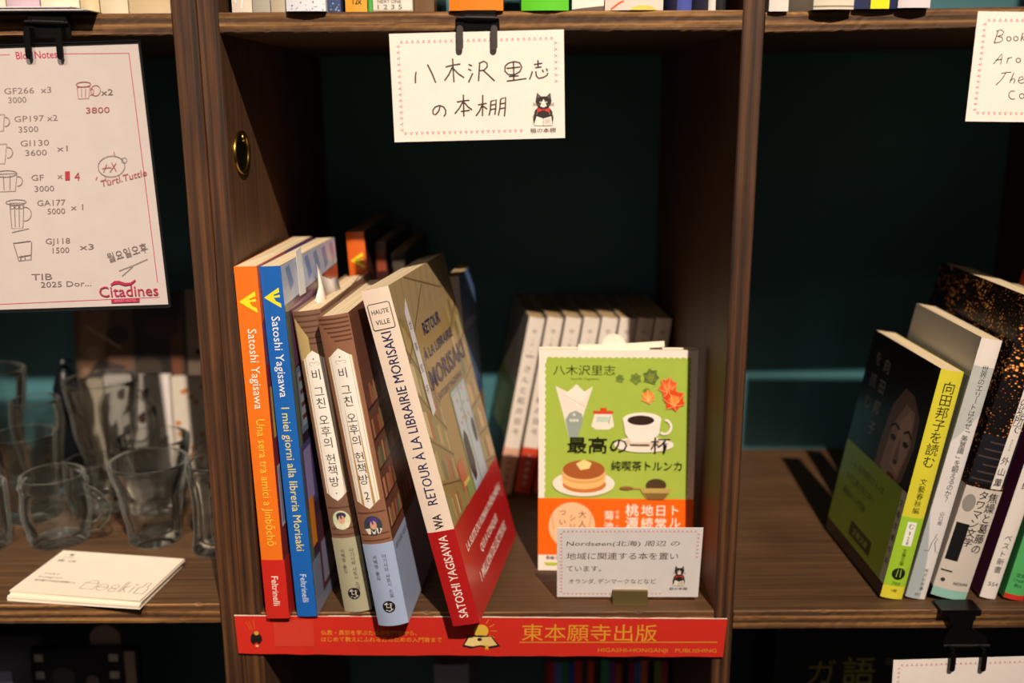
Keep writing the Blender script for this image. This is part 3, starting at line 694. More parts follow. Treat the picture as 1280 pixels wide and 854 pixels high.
sl = MB().box(.026, .0035, .135, .0735, .0038, .1583, ink('f4ead6', .6)); o = sl.build('order_slip', t)
ts = MB(); ts.prism([(.0497+.0078*math.cos(R(a)), .1575+.0078*math.sin(R(a))) for a in range(0, 181, 12)], 1, .0039, .0041, ink('f6ecd8', .6)); ts.build('slip_tab', t)
o2 = MB().box(0, .0045, 0, .026, .0048, .0040, ink('f4ead6', .6)).build('paper_slip', t); o2.location = (.0575, 0, .1548); o2.rotation_euler = (0, R(-4), 0)

# 9 small card in its metal holder
t = thing('caption_card', 'small white handwritten card in a brass-coloured stand before the green book', 'card', (.0285, .0138, .003), (Matrix.Rotation(R(-1.8), 3, 'Z') @ Matrix.Rotation(R(-.6), 3, 'Y') @ Matrix.Rotation(R(12.7), 3, 'X')).to_euler())
MB().box(0, 0, 0, .091, .0004, .055, ink('e9e4e4', .6)).build('card_sheet', t)
p = Print(face, .03, .6); card_border(p, 91, 55, 3.2, 'd87c84', gap_bl=68, gap_r=31, step=2.6)
p.grid(165, 790, 91/870, 55/410)
hw = '5a4a40'
p.text('Nordsøen(北海) 周辺 の', 222, 482, 5.4, hw, width=71, height=5.0, shear=.12); p.text('地域に関連する本を置い', 222, 560, 5.4, hw, width=70.5, height=5.6, shear=.05)
p.text('ています。', 224, 632, 5.2, hw, width=22); p.text('オランダ, デンマークなどなど', 236, 706, 4.3, hw, width=56)
cat_emblem(p, 910, 662, .86, True, 2.2)
p.build('handwriting', t)
h = thing('card_holder', 'small brass-coloured metal block holding the handwritten card upright', 'card stand', (.0755, .0125, 0), (0, 0, R(-1.8)))
mb = MB(); MH = ink('8c7a4c', .38, .8)
mb.prism([(-.0055, .0002), (.0060, .0002), (.0060, .0050), (.0016, .0050), (.0008, .0008+.0012), (-.0006, .0020), (-.0018, .0096), (-.0040, .0096)], 0, -.0112, .0112, MH)
mb.build('block', h, True)

# ------------------------------------------------------------------ hanging cards and clips
def front_rot(a): return (0, R(-a), 0)
def card(label, x, y, z, W_, H_, ang, t_=.0005, col='f1e5dc', bend=0):
    t = thing('sign_card', label, 'sign', (x, y, z), front_rot(ang))
    MB().box(0, 0, -H_/1000, W_/1000, t_, 0, ink(col, .6)).build('card_sheet', t)
    p = Print(lambda u, v, h: (u/1000, -h/1000, (v-H_)/1000), .03, .6)
    return t, p
t, p = card('white handwritten card with a dotted red border clipped above the centre cubby', -.0658, -.0118, .3519, 94.6, 57.6, 1.15)
card_border(p, 94.6, 57.6, 5.0, 'd8566c', gap_bl=72, gap_r=29, step=3.0)
def sm(X, Y):
    a, b_ = (X-115)/930, (Y-180)/570
    for _ in range(4): a, b_ = (X-115-20*b_)/930, (Y-180+22*a)/570
    return a*94.6, 57.6-b_*57.6
p.free(sm)
K = '3a2c26'
p.strokes([[(257,376),(252,405),(253,437)], [(318,338),(342,385),(362,435)], [(453,308),(456,370),(460,432)], [(415,352),(455,342),(495,336)], [(452,352),(432,392),(409,423)], [(457,360),(482,386),(515,408)],
  [(539,338),(557,347)], [(536,362),(554,371)], [(561,384),(550,408),(538,433)], [(598,334),(595,380),(592,426)], [(592,334),(620,322),(638,332),(638,352),(622,368),(598,372)], [(620,372),(650,398),(679,426)],
  [(752,332),(734,348),(734,374),(752,392),(786,392),(815,376),(824,352),(812,330),(782,324),(752,332)], [(742,359),(780,356),(816,352)], [(779,328),(781,375),(782,424)], [(755,402),(808,398)], [(744,426),(796,420),(850,412)],
  [(889,340),(912,336),(934,332)], [(910,316),(912,354)], [(896,356),(930,352)], [(881,374),(875,396),(866,418)], [(900,374),(902,396),(914,411),(938,408),(960,396),(964,382)], [(934,366),(941,380)], [(955,360),(963,374)],
  [(384,560),(376,586),(358,604),(346,598),(345,580),(358,562),(382,554),(404,562),(415,580),(414,598),(405,613)],
  [(510,496),(512,555),(513,613)], [(475,536),(508,530),(543,527)], [(508,534),(488,570),(464,598)], [(515,538),(536,562),(558,578)], [(496,586),(545,580)],
  [(615,498),(615,555),(614,611)], [(590,551),(636,543)], [(612,552),(598,584),(579,610)], [(618,558),(640,574)],
  [(660,530),(657,575),(650,608)], [(660,532),(688,524),(686,570),(681,604)], [(658,553),(686,548)], [(656,577),(684,571)], [(712,520),(708,570),(700,609)], [(712,520),(739,511),(738,560),(733,613)], [(710,546),(738,541)], [(707,572),(736,567)]], 8.0, K)
cat_emblem(p, 944, 578, 1.28, True, 2.7)
p.build('handwriting', t)
t, p = card('white handwritten card with dotted red border at the top right edge', .2521, -.0116, .3622, 95, 58, -.9)
card_border(p, 95, 58, 5.0, 'd8566c', gap_bl=72, gap_r=29, step=3.0)
def sm2(X, Y):
    a, b_ = (X-1090)/728, (Y-52)/466
    for _ in range(4): a, b_ = (X-1090+55*b_)/728, (Y-52-6*a)/466
    return a*95, 58-b_*58
p.free(sm2)
C_ = lambda x, y, r_, a=0, b=360, n=14: [(x+r_*math.cos(R(a+(b-a)*i/n)), y+r_*1.05*math.sin(R(a+(b-a)*i/n))) for i in range(n+1)]
p.strokes([[(1174,130),(1166,156),(1157,182)], [(1166,134),(1186,128),(1197,138),(1190,150),(1170,156)], [(1172,156),(1190,160),(1192,172),(1180,180),(1156,184)], C_(1218, 166, 9), C_(1247, 165, 9),
  [(1276,140),(1268,176)], [(1292,152),(1272,162),(1288,178)], C_(1306, 166, 8, 60, 300),
  [(1154,272),(1172,250),(1190,228),(1188,250),(1184,274)], [(1163,256),(1188,252)], [(1216,244),(1213,256),(1209,270)], [(1213,254),(1220,246),(1232,244)], C_(1258, 256, 9), [(1290,246),(1288,262),(1300,262),(1306,244)],
  [(1186,312),(1206,308),(1228,306)], [(1206,310),(1190,336),(1164,362)], [(1240,310),(1230,332),(1222,352)], [(1227,342),(1238,332),(1244,338),(1240,354)], [(1262,342),(1280,336),(1276,324),(1264,328),(1258,344),(1268,354),(1284,350)],
  C_(1236, 404, 17, -60, -300), C_(1274, 408, 10)], 3.6, '2e2a28')
p.build('handwriting', t)
t, p = card('white dotted-border card clipped below the right shelf, only its top showing', .2402, -.0118, -.0285, 95, 58, 1.6, col='efe6e2')
card_border(p, 95, 58, 4.2, 'c8606c', gap_bl=72, gap_r=29, step=3.0); p.build('printed_border', t)

def clip(label, x, z, s=1.0, w_=.0245, wb=.0200, ztop=.0035, bars=.0185, barl=.0128, neck=False, ang=0, arm=True):
    """black clip biting the shelf edge, its two wire levers lying over the card. origin: top of the body on the shelf front."""
    t = thing('binder_clip', label, 'clip', (x, -.0008, z), front_rot(ang))
    mb = MB()
    if neck:
        mb.box(-.0145, -.0030, .0012, .0105, .0095, .0026, BLACK_METAL); mb.box(-.0145, -.0045, -.0015, .0105, -.0030, .0026, BLACK_METAL)
        mb.prism([(-.0100, -.0015), (.0070, -.0015), (.0058, -.0100), (.0160, -.0165), (.0170, -.0215), (-.0120, -.0215), (-.0110, -.0165), (-.0060, -.0100)], 1, -.0044, -.0034, BLACK_METAL)
        mb.build('spring_body', t, True)
        z0 = -.0215; bx = (-.0085, .0110)
        MB().tube([(-.0122, -.0058, z0), (.0172, -.0058, z0)], .0016, BLACK_METAL, 12).build('hinge_tube', t)
    else:
        mb.prism([(-w_/2, -.0112), (w_/2, -.0112), (w_/2*.98, -.0040), (w_/2*.78, 0), (-w_/2*.78, 0), (-w_/2*.98, -.0040)], 1, -.0068, -.0056, BLACK_METAL)
        mb.box(-w_*.30, -.0056, -.0004, w_*.42, .0050, .0012, BLACK_METAL)
        mb.build('spring_body', t, True)
        MB().tube([(-w_*.47, -.0072, -.0030), (w_*.47, -.0072, -.0034)], .0013, BLACK_METAL, 12).tube([(-w_*.28, -.0072, -.0030), (w_*.40, -.0072, -.0034)], .0019, BLACK_METAL, 12).build('hinge_tube', t)
        z0 = -.0072; bx = (-bars/2, bars/2)
    for b_ in bx:
        yy = -.0130
        n = 10; L = barl; mb = MB()
        hw_ = .00175
        pts = [(b_+hw_*math.cos(R(a)), z0-L+hw_+hw_*math.sin(R(a))) for a in range(180, 361, 20)]+[(b_+hw_*math.cos(R(a)), z0-hw_+hw_*math.sin(R(a))) for a in range(0, 181, 20)]
        mb.prism(pts, 1, yy-.0009, yy, ink('8a8480', .3, .9) if not neck and ang == 0 else BLACK_METAL)
        if not neck: mb.prism([(b_-.0012, z0-.004), (b_+.0012, z0-.004), (b_+.0012, z0+.001), (b_-.0012, z0+.001)], 1, yy, -.0068, BLACK_METAL)
        else: mb.prism([(b_-.0012, z0-.003), (b_+.0012, z0-.003), (b_+.0012, z0+.001), (b_-.0012, z0+.001)], 1, yy, -.0046, BLACK_METAL)
        mb.build('lever', t, True)
    return t
clip('black metal clip gripping the centre shelf edge above the handwritten sign card', -.0181, .3632, ztop=.003)
clip('black metal clip holding the sheet of pencil sketches at top left', -.2520, .3620, bars=.0170, ang=-1, w_=.0250, barl=.0155)
clip('large black clip hooked over the front edge of the lower right shelf', .2850, .0000, neck=True, barl=.0135)

# sheet of pencil notes in a clear sleeve
t = thing('notepad_sheet', 'sheet of pencil mug sketches in a clear sleeve hanging at top left', 'notepaper', (-.2023, -.0116, .3472), front_rot(1.6))
MB().box(-.148, 0, -.1442, 0, .0003, 0, ink('b9afac', .6)).build('paper_sheet', t)
mb = MB(); e = ink('16181a', .25)
mb.box(-.151, .0003, -.1462, .0016, .0006, .0022, e); mb.box(.0010, -.0004, -.1462, .0016, .0006, .0022, e); mb.box(-.151, -.0004, -.1462, .0016, .0006, -.1456, e); mb.box(-.151, -.0004, .0017, .0016, .0006, .0022, e)
mb.build('sleeve', t)
def smn(x_, y_):
    xr = 172+(y_-55)*.1292; return (148-(xr-x_)*.4425, 144.2-(y_-55+(172-x_)*.0)*.4425-(xr-x_)*.003)
p = Print(lambda u, v, h: ((u-148)/1000, -h/1000, (v-144.2)/1000), .03, .6).free(smn)
RD = 'a82048'; PC = '6f625e'; PR = '9c4a50'
p.stroke([(-120, 60), (14, 61.5)], .9, RD); p.stroke([(79, 63), (161, 65.5)], .9, RD); p.stroke([(161, 65), (200, 352)], .9, RD); p.stroke([(-120, 373), (203, 371)], .9, RD)
p.text('Bloc Notes', 22, 67, 5, RD, width=22.5, height=4.0, bold=.02)
for s, a, b_, w_ in (('GF266  x3', 6, 108, 26), ('3000', 11, 119, 10), ('GP197 x2', 18, 142, 24), ('3500', 23, 155, 11), ('GI130', 25, 172, 16), ('x1', 71, 180, 6), ('3600', 31, 184, 12), ('GF', 38, 215, 7), ('x', 71, 214, 3), ('3000', 42, 229, 11), ('GA177', 45, 247, 16), ('x 1', 88, 254, 7), ('5000', 58, 258, 10), ('GJ118', 55, 296, 14), ('x3', 99, 305, 8), ('1500', 64, 308, 9.5), ('TIB', 36, 342, 12), ('2025 Dor...', 48, 352, 29), ('x2', 127, 114, 6.5), ('3800', 108, 135, 13)):
    p.text(s, a, b_, 4.6 if s != 'TIB' else 5.2, PR if s == '3800' else PC, width=w_, shear=.1)
p.text('4', 93, 217, 6.5, 'a0303a', shear=.1); p.rect(81, 205, 87, 216, 'a0303a')
mug = lambda x_, y_, w_, h_, c: p.strokes([[(x_, y_), (x_+w_*.1, y_+h_), (x_+w_*.9, y_+h_), (x_+w_, y_), (x_, y_)], [(x_+w_*.33, y_+2), (x_+w_*.35, y_+h_-2)], [(x_+w_*.66, y_+2), (x_+w_*.64, y_+h_-2)]] + [C_(x_+w_+1, y_+h_*.45, h_*.26, -100, 100)], .7, c)
mug(97, 103, 16, 14, PR); p.ring(105, 100, 9, 3, .8, PR); p.strokes([C_(120, 108, 6)], .7, PR)
mug(-6, 205, 26, 22, PC); p.ring(6, 205, 14, 4, .7, PC); mug(10, 242, 18, 32, PC); p.ring(18, 241, 13, 3.2, .7, PC); p.stroke([(12, 279), (34, 275)], .7, PC)
for i in range(3): p.ring(13+6*i, 247, 2.4, 2.4, .6, PC, 10)
p.strokes([[(13, 293), (36, 291)], [(14, 294), (20, 316), (36, 315), (37, 292)], [(20, 311), (36, 309)], [(22, 316), (24, 309)], [(28, 315), (28, 309)]], .9, PC); mug(-22, 168, 30, 24, PC); mug(-14, 132, 20, 20, PC)
p.ring(140, 201, 17, 13, .7, PC, 24); p.ring(156, 194, 3.4, 3.4, .6, PC, 10)
p.strokes([[(144, 188), (143, 183)], [(128, 203), (140, 202)], [(134, 198), (130, 208)], [(140, 196), (146, 207)], [(146, 197), (138, 208)], [(122, 213), (120, 217)]], .8, PR); p.strokes([[(132, 213), (133, 219), (137, 217)]], .8, PR)
p.text('Turtl.Tuttle', 127, 226, 5, PR, rot=12, width=27, shear=.2); p.text('월요일오후', 137, 322, 6, PC, rot=14, width=24)
p.strokes([[(150, 334), (170, 327), (187, 320)], [(154, 341), (168, 329)]], .8, PC)
p.text('Citadines', 125, 367.5, 9, 'a02245', width=34, height=6.2, bold=.01)
p.poly([(139, 351), (144, 347), (150, 347), (158, 350), (165, 350), (171, 346), (172, 348), (166, 353), (158, 354), (149, 351), (143, 352), (140, 354)], 'a02245')
p.rect(140, 370.5, 177, 376, 'a02245'); p.text('APART HOTEL', 144, 375, 2.2, 'c8788c', width=13)
p.build('pencil_notes', t)

# ------------------------------------------------------------------ red publisher banner along the centre shelf edge
t = thing('shelf_banner', 'red paper strip with yellow lettering taped along the centre shelf edge', 'banner', (-.1770, -.0022, -.0003), front_rot(-.70))
rnd = random.Random(5); pts = [(0, 0)]+[(.3130*i/24, 0+rnd.uniform(-.0003, .0003)) for i in range(1, 24)]+[(.3130, 0), (.3118, -.0272)]+[(.3118*(1-i/30), -.0268+rnd.uniform(-.0004, .0003)-.0006*math.sin(math.pi*i/30)) for i in range(1, 30)]+[(.0012, -.0266)]
mb = MB(); mb.prism(pts, 1, -.0003, .0, ink('c42a1e', .45)); mb.build('paper_strip', t, True)
mb = MB(); mb.prism([(0, -.0002)]+[(.3130*i/40, rnd.uniform(.0000, .0004)) for i in range(41)]+[(.3130, -.0002)], 1, -.0004, .0001, ink('e8d8c8', .6)); mb.build('torn_edge', t, True)
def smb(X, Y):        # art grid of the strip: x 292..908 along, y 763..827 down
    return ((X-292.5)*.508, -(Y-768-(X-292.5)*.0080)*.495)
p = Print(lambda u, v, h: (u/1000, -(.3+h)/1000, v/1000), .03, .45).free(smb)
YL = 'd99a2c'; YD = 'b06a20'
p.text('仏教・真宗を学ぶための専門書から、', 400, 795, 6.5, YL, width=61, height=3.5); p.text('はじめて教えにふれる方のための入門書まで', 400, 804.5, 6.5, YL, width=77, height=3.5)
p.text('東本願寺出版', 652, 802, 15, 'd0962e', width=86, height=12.0, bold=.0); p.rect(649, 805.6, 898, 807, 'c88a2c'); p.text('HIGASHI-HONGANJI   PUBLISHING', 748, 820, 5, 'c88a2c', width=76, height=3.6)
p.strokes([[(306, 776), (312, 788)], [(316, 774), (317, 787)], [(310, 776), (314, 788)]], .6, YD)
p.poly([(312, 796), (316, 792), (321, 792), (325, 797), (326, 803), (322, 809), (318, 806), (314, 810), (311, 804)], '1f1612'); p.ell(319, 793, 3, 3, 'c89a3c', 10); p.ell(319, 811, 2, 1.6, 'e0b870', 8)
p.ell(601, 790, 9, 9, 'd8b040', 24)
for a in (-60, -30, 0, 30): p.stroke([(601+12*math.cos(R(a)), 790+12*math.sin(R(a))), (601+19*math.cos(R(a)), 790+19*math.sin(R(a)))], .7, 'd8a030')
p.poly([(577, 812), (584, 797), (600, 796), (614, 797), (625, 812), (612, 815), (600, 812), (588, 815)], '1c1a22'); p.poly([(580, 810), (586, 798), (600, 799), (600, 810), (590, 812)], 'e8cf88'); p.poly([(600, 799), (613, 798), (621, 810), (610, 812), (600, 810)], 'dcc078'); p.ell(599, 802, 3, 2.5, '2c2430', 10); p.poly([(606, 810), (610, 810), (610, 818), (608, 815), (606, 818)], 'd8a030')
p.rect(341, 774, 391, 812, 'c6392b'); 
p.build('gold_lettering', t)

# ------------------------------------------------------------------ right cubby books (leaning right)
def rbook(label, T, W, H, yaw, lean, x, y, **k): return book(label, T, W, H, yaw, lean, x, y, **k)
T, W, H = 14.6, 107, 154.9
t, fs, fr, fl = rbook('slim paperback with yellow spine and black portrait cover, first in the right cubby', T, W, H, 1.3, 9.3, 238.4, 14, spine='d8cf38', front='d8cf38', back='141011', b=1.6)
p = Print(fs, .1, .4, .3, n=6, W=T); p.rect(0, 9, T, 57, '9cc832')
p.vtext('向田邦子を読む', 7.3, 148, 91, 8.4, '2a2a18', bold=.01); p.vtext('文藝春秋編', 7.3, 84, 59.5, 4.8, '2a2a18')
p.rect(4.4, 37.5, 10.4, 54, 'eef0e4'); p.vtext('む', 7.3, 53.6, 48.6, 4.2, '2a2a20'); p.rect(7.0, 45, 7.7, 47.6, '2a2a20'); p.vtext('28', 7.3, 44, 38, 3.6, '2a2a20'); p.vtext('文春文庫', 7.3, 35.5, 23.5, 3.2, '2a3010'); p.ell(7.3, 17.8, 4.4, 4.2, '141a10', 20); p.strokes([[(4.4, 18), (10, 19)], [(6, 15.5), (6.4, 21)], [(8.6, 15.5), (8.2, 21)]], .5, '9cc832'); p.text('700', 4.4, 9.8, 3.2, '2a3010', width=5.6); p.text('+税', 5, 5, 2.4, '2a3010', width=4)
p.build('spine_print', t)
p = Print(fl, .08, .35, .35); p.rect(0, 0, W, H, '141011')
p.poly([(50, 64), (52, 92), (57, 116), (70, 132), (86, 134), (97, 124), (100, 100), (95, 76), (84, 60), (66, 56)], '6e5448'); p.poly([(60, 74), (64, 104), (76, 122), (90, 120), (95, 98), (89, 76), (78, 64)], 'a07e6c'); p.poly([(72, 80), (74, 110), (84, 120), (91, 112), (92, 92), (86, 76)], 'b8937e')
p.poly([(44, 56), (46, 120), (60, 142), (84, 146), (103, 132), (104, 90), (99, 60), (107, 60), (107, 152), (40, 152), (30, 100), (34, 56)], '0c090a'); p.poly([(50, 118), (62, 132), (84, 130), (99, 118), (96, 140), (70, 146), (50, 138)], '0c090a')
p.stroke([(62, 103), (68, 106), (75, 104)], 1.6, '2a1c18'); p.stroke([(82, 104), (88, 107), (94, 104)], 1.6, '2a1c18'); p.ell(69, 97, 4.2, 1.7, '1c1412', 12); p.ell(88, 98, 3.8, 1.7, '1c1412', 12); p.poly([(79, 100), (76, 84), (84, 84)], '8e6c5c'); p.ell(80, 83.4, 3, 1.2, '4a322a', 8); p.ell(79, 73, 6.5, 2.0, '74302c', 12)
p.vtext('向田邦子', 34, 144, 84, 11, '8a837c'); p.vtext('を読む', 18, 146, 98, 11, '7c756e')
p.rect(0, 9, W-7, 72, '8aa62c'); p.rect(W-7, 9, W, 72, 'c8c4b0')
for i, s in enumerate(('こんな向田さんは', 'もう二度と会えない', '最強の入門書')): p.text(s, 14, 58-i*11, 6, '4a5c1c', width=62-10*i, bold=.01)
p.rect(40, 14, 78, 24, '2a3a14'); p.text('文春文庫', 46, 16.6, 5, 'a8b860', width=26); p.vtext('文春文庫の本', W-3.6, 68, 20, 5, '3a3a30')
p.build('cover_print', t)

T, W, H = 12.9, 105, 175.6
t, fs, fr, fl = rbook('pale grey and white slim book beside the yellow-spined one', T, W, H, -1.2, 10.1, 254.9, 14.3, spine='dcd8d8', front='dcd8d8', back='c9c6bd', b=1.4)
p = Print(fs, .1, .4, .3, n=6, W=T); p.rect(0, 158, T, H, 'e9e1da'); p.rect(0, 128, T, 158, 'bcc0bd'); p.poly([(0, 128), (T, 128), (0, 108)], 'bcc0bd'); p.poly([(0, 60), (0, 0), (9, 0), (6, 30)], 'a9b4b8')  # grey with the slanted lower edge paints a diagonal shadow on the spine
p.vtext('世界のエリートはなぜ「美意識」を鍛えるのか？', 7.0, 159, 68, 4.6, '34322f'); p.vtext('山口周', 7.2, 62, 52, 3.2, '5a5856'); p.vtext('光文社新書', 8, 22, 6, 2.8, '44484a'); p.text('891', 5, 2.2, 2.8, '44484a')
p.strokes([[(3, 34), (5.5, 34), (6, 40), (7.5, 44), (9, 43), (8, 40), (9.5, 36), (10, 34)], [(7, 44), (8, 46.5)], [(3, 33.6), (12, 33.6)]], .35, '2c2c30'); p.build('spine_print', t)
p = Print(fl, .08, .4, .3); p.rect(0, 150, W, H, 'd6cfc4'); p.rect(8, 20, W-2, 150, '9aa39a'); p.rect(12, 24, W-6, 146, 'a9b1a8'); p.vtext('美意識を', 88, 140, 100, 7, '6a6258'); p.vtext('世界の', 74, 140, 108, 7, '6a6258'); p.build('cover_print', t)

T, W, H = 23.0, 132, 200
t, fs, fr, fl = rbook('thick book with a night city jacket and a pale band of large black lettering', T, W, H, -1.4, 11.6, 270.4, 12.8, spine='1a1413', front='1a1413', back='CITY', b=2.0)
p = Print(fs, .1, .35, .35, n=8, W=T); p.rect(0, 76, T, H, 'CITY'); p.rect(0, 80, T, 112, '17171f'); 
for i in range(6): p.rect(1+2*(i % 3), 82+5*i, T-9, 83+5*i, '4a3c34')
p.rect(14.2, 78, 21.4, H-4, 'e6e0da'); p.vtext('息が詰まるようなこの場所で', 17.8, H-8, 116, 7.2, '1c1818', bold=.01); p.vtext('NORTH', 17.8, 112, 104, 2, '5a5450'); p.vtext('外山薫', 17.8, 101, 79, 5.8, '141214', bold=.02)
p.build('spine_print', t)
belt(t, T, W, 6, 77, 2.0, 'cfc6bd'); p = Print(fs, .26, .45, .1, n=8, W=T)
p.rect(0, 0, T, 6, '8fc0b4'); p.rect(1.2, 26, 9.0, 52, '100f10'); p.ell(4.4, 66, 3.8, 6, '8f8a86', 18); p.vtext('焦燥と葛藤の', 18.2, 75.5, 33, 7.2, '1c1614', bold=.02); p.vtext('タワマン文学', 11.4, 76, 37, 6.6, '1c1614', bold=.02)
p.text('KADOKAWA', 11, 10, 3, '3a3430', width=10, bold=.02); p.rect(1, 18, 8, 19, '3a3430'); p.ell(4, 12, 1.4, 1.4, '3a3430', 10)
p.build('belt_lettering', t)

T, W, H = 10.4, 105, 173
t, fs, fr, fl = rbook('slim paperback with a plum top and white lower spine right of the night city book', T, W, H, -1.4, 11.2, 303.0, 14, spine='e6dfda', front='e6dfda', back='5a1c44', b=1.2)
p = Print(fs, .1, .4, .3, n=6, W=T); p.rect(0, 112, T, H, '6a1c4c'); p.vtext('平野啓一郎', 5.2, 108, 76, 5.6, '201c1c', bold=.01); p.vtext('ベスト新書', 5.2, 46, 18, 5.0, '2c2828'); p.text('554', 2.4, 9, 3.8, '3a3636', width=6.2); p.build('spine_print', t)
T, W, H = 13.0, 128, 188
t, fs, fr, fl = rbook('green-spined book with a red foot near the right edge', T, W, H, -1.4, 10.8, 317.4, 12, spine='52b066', front='52b066', back='3c8c50', b=1.6)
p = Print(fs, .1, .4, .3, n=6, W=T); p.rect(0, 0, T, 3.5, 'c8301e'); p.rect(0, 118, T, H, 'c8301e'); p.vtext('双葉社', 6.6, 42, 26, 4.2, '18241a', bold=.02); p.text('定価', 3, 16, 3, '18301c', width=6); p.text('1760円', 2.4, 12.5, 2.6, '18301c', width=8.4); p.text('税込', 3.6, 9, 2.6, '18301c', width=5); p.build('spine_print', t)
T, W, H = 16, 130, 196
t, fs, fr, fl = rbook('dark red book standing at the right picture edge', T, W, H, -1.4, 10.2, 333.4, 10, spine='a8241c', front='a8241c', back='8c2c22', b=1.2)
p = Print(fs, .1, .4, .3, n=6, W=T); p.rect(2, 30, T-2, 160, 'c83c28'); p.build('spine_print', t)
t, fs, fr, fl = rbook('tall cream book partly outside the right picture edge', 22, 135, 205, -1.4, 9.8, 354.5, 12, spine='cdbb98', front='cdbb98', back='b7a27c', b=1.2)
p = Print(fs, .1, .4, .3, n=6, W=T); p.rect(2, 40, 20, 150, 'e4d8c0'); p.build('spine_print', t)

# ------------------------------------------------------------------ books on the upper shelf, only their feet in view
BU = .3644
def ub(x0, x1, label, spine, y=2, H=180, W=110, front=None, deco=None, b=.8, yaw=0, grp='books on the upper shelf'):
    z = BU+(max(0, x0/1000-.1404)*.0175+.0175*(x1-x0)/1000 if x0 > 140 else 0)
    t, fs, fr, fl = book(label, (x1-x0), W, H, yaw, 0, x0, y, base=z, spine=spine, front=front, b=b, group=grp)
    T = x1-x0; p = Print(fs, .1, .4, .3, n=6, W=T)
    if deco: deco(p, T)
    else: p.rect(T*.2, 40, T*.8, 120, '5a5450')
    p.build('spine_print', t); return t
def d_lines(c1): return lambda p, T: (p.rect(0, 0, T, .8, c1), p.text('1 2 3 5', T*.12, 1.2, 3.4, '5a5048', width=T*.62), p.text('NEXT ONE', T*.12, 4.4, 2.6, '4a4038', width=T*.6), p.rect(T*.2, 40, T*.8, 120, c1))
ub(-153.5, -142.5, 'cream book in a crinkled clear wrapper at the left end of the centre top row', 'd8cdbd', deco=lambda p, T: (p.rect(T*.15, 5, T*.25, 60, 'efe8de'), p.stroke([(T*.5, 2), (T*.6, 12), (T*.45, 20)], .5, 'f8f4ec')))
ub(-142.0, -132.5, 'light grey book second in the centre top row', 'a8a396')
ub(-132.0, -123.0, 'beige book third in the centre top row', 'b9ab98')
def blot(p, T):
    rnd = random.Random(2)
    for i in range(60): p.ell(rnd.uniform(1, T-1), rnd.uniform(.6, 30), rnd.uniform(.2, .6), rnd.uniform(.2, .6), rnd.choice(['5a7098', '3a4a70', '8ea4c4']), 7); p.h -= .0118
ub(-122.5, -101.0, 'white book speckled with blue watercolour on the upper shelf', 'dfe2ea', deco=blot, y=-3, b=1.6)
ub(-100.5, -93.5, 'navy and white mottled book on the upper shelf', '3a4a74', deco=blot)
ub(-91.0, -79.0, 'yellow-orange paperback with a dark numeral on the upper shelf', 'e4a238', deco=lambda p, T: (p.text('12k', T*.35, 4, 4.6, '3a2a10', width=T*.42, bold=.03), p.rect(T*.2, 40, T*.8, 120, '8a5a1c')))
ub(-78.6, -76.0, 'thin green booklet squeezed beside the yellow-orange paperback', '4fae52')
ub(-75.6, -54.0, 'white paperback with a row of digits at its foot on the upper shelf', 'e3ddd2', deco=d_lines('b8a080'), y=1)
ub(-53.5, -42.5, 'tan-brown book on the upper shelf beside the dark gap', '6e5236', y=8)
ub(-33.5, -4.0, 'bright orange book behind the centre clip on the upper shelf', 'f08018', y=-2, b=1.5, deco=lambda p, T: p.text('cover', T*.6, 9, 3, 'b04a10', width=6) and None)
ub(6.0, 32.0, 'bright green book on the upper shelf right of the centre clip', '5cc828', y=0, deco=lambda p, T: (p.rect(0, 8, T*.5, 60, '2f8a20'), p.rect(T*.2, 70, T*.8, 140, 'e8f0d8')), b=2)
ub(34.0, 51.5, 'white book with a dark foot stripe beside the bright green book', 'efe9df', deco=lambda p, T: (p.poly([(0, 0), (T, 0), (T, 2.6), (0, .8)], '6a5648'), p.rect(T*.2, 40, T*.8, 120, '6a8c50')))
ub(52.0, 84.0, 'pale pink book with an orange stroke and yellow curve on the upper shelf', 'e6d2c6', y=1, b=2, deco=lambda p, T: (p.stroke([(T*.1, .5), (T*.25, 4), (T*.5, 7)], 1, 'e8602c'), p.ell(T*.65, .1, T*.22, 2.4, 'e6cc5c', 16, 0, 180), p.rect(T*.2, 40, T*.8, 120, 'c87858')))
ub(92.5, 100.5, 'indigo book on the upper shelf near the right panel', '4450a0', y=6)
ub(109.5, 113.5, 'thin white booklet in a dark gap near the right panel', 'dcd8d0', y=4)
ub(114.5, 120.0, 'slim black book on the upper shelf against the right panel', '14161a', y=8)
BU = .3631
ub(141.6, 152.2, 'white slim book first on the right upper shelf', 'd9d5cf', y=-2)
ub(165, 187, 'cream thick book with pages hanging over the right shelf edge', 'd8d0bd', y=-5, b=2, deco=lambda p, T: (p.rect(0, 1.2, T, 2.0, '8a8070'), p.rect(T*.2, 40, T*.8, 120, '5a5450')))
ub(187.6, 211, 'navy book with a bright yellow label at its foot on the right upper shelf', '1c2650', y=-3, b=1, deco=lambda p, T: (p.rect(T*.38, 0, T*.82, 16, 'f0e020'), p.rect(T*.2, 60, T*.8, 120, 'e8e8e0')))
ub(211.4, 229, 'white book with a rounded spine, last on the right upper shelf', 'd9d2d6', y=-4, b=2)
BU = .3643
xs = [-299, -281, -262, -240, -229, -213, -188.5]; cs = ['cfc2ac', 'b49fae', 'd8cbb4', 'c9b994', 'd2c4a8', 'c4b08c', 'bfa984']
nm = ['cream book at the far left of the upper shelf', 'pale mauve book on the upper left shelf', 'broad cream book above the left black clip', 'narrow ivory book right of the left clip', 'pale tan book in the middle of the upper left shelf', 'cream-tan book next to last on the upper left shelf', '']
for i in range(6): ub(xs[i]+.4, xs[i+1]-.4, nm[i], cs[i], y=9, b=2.2)
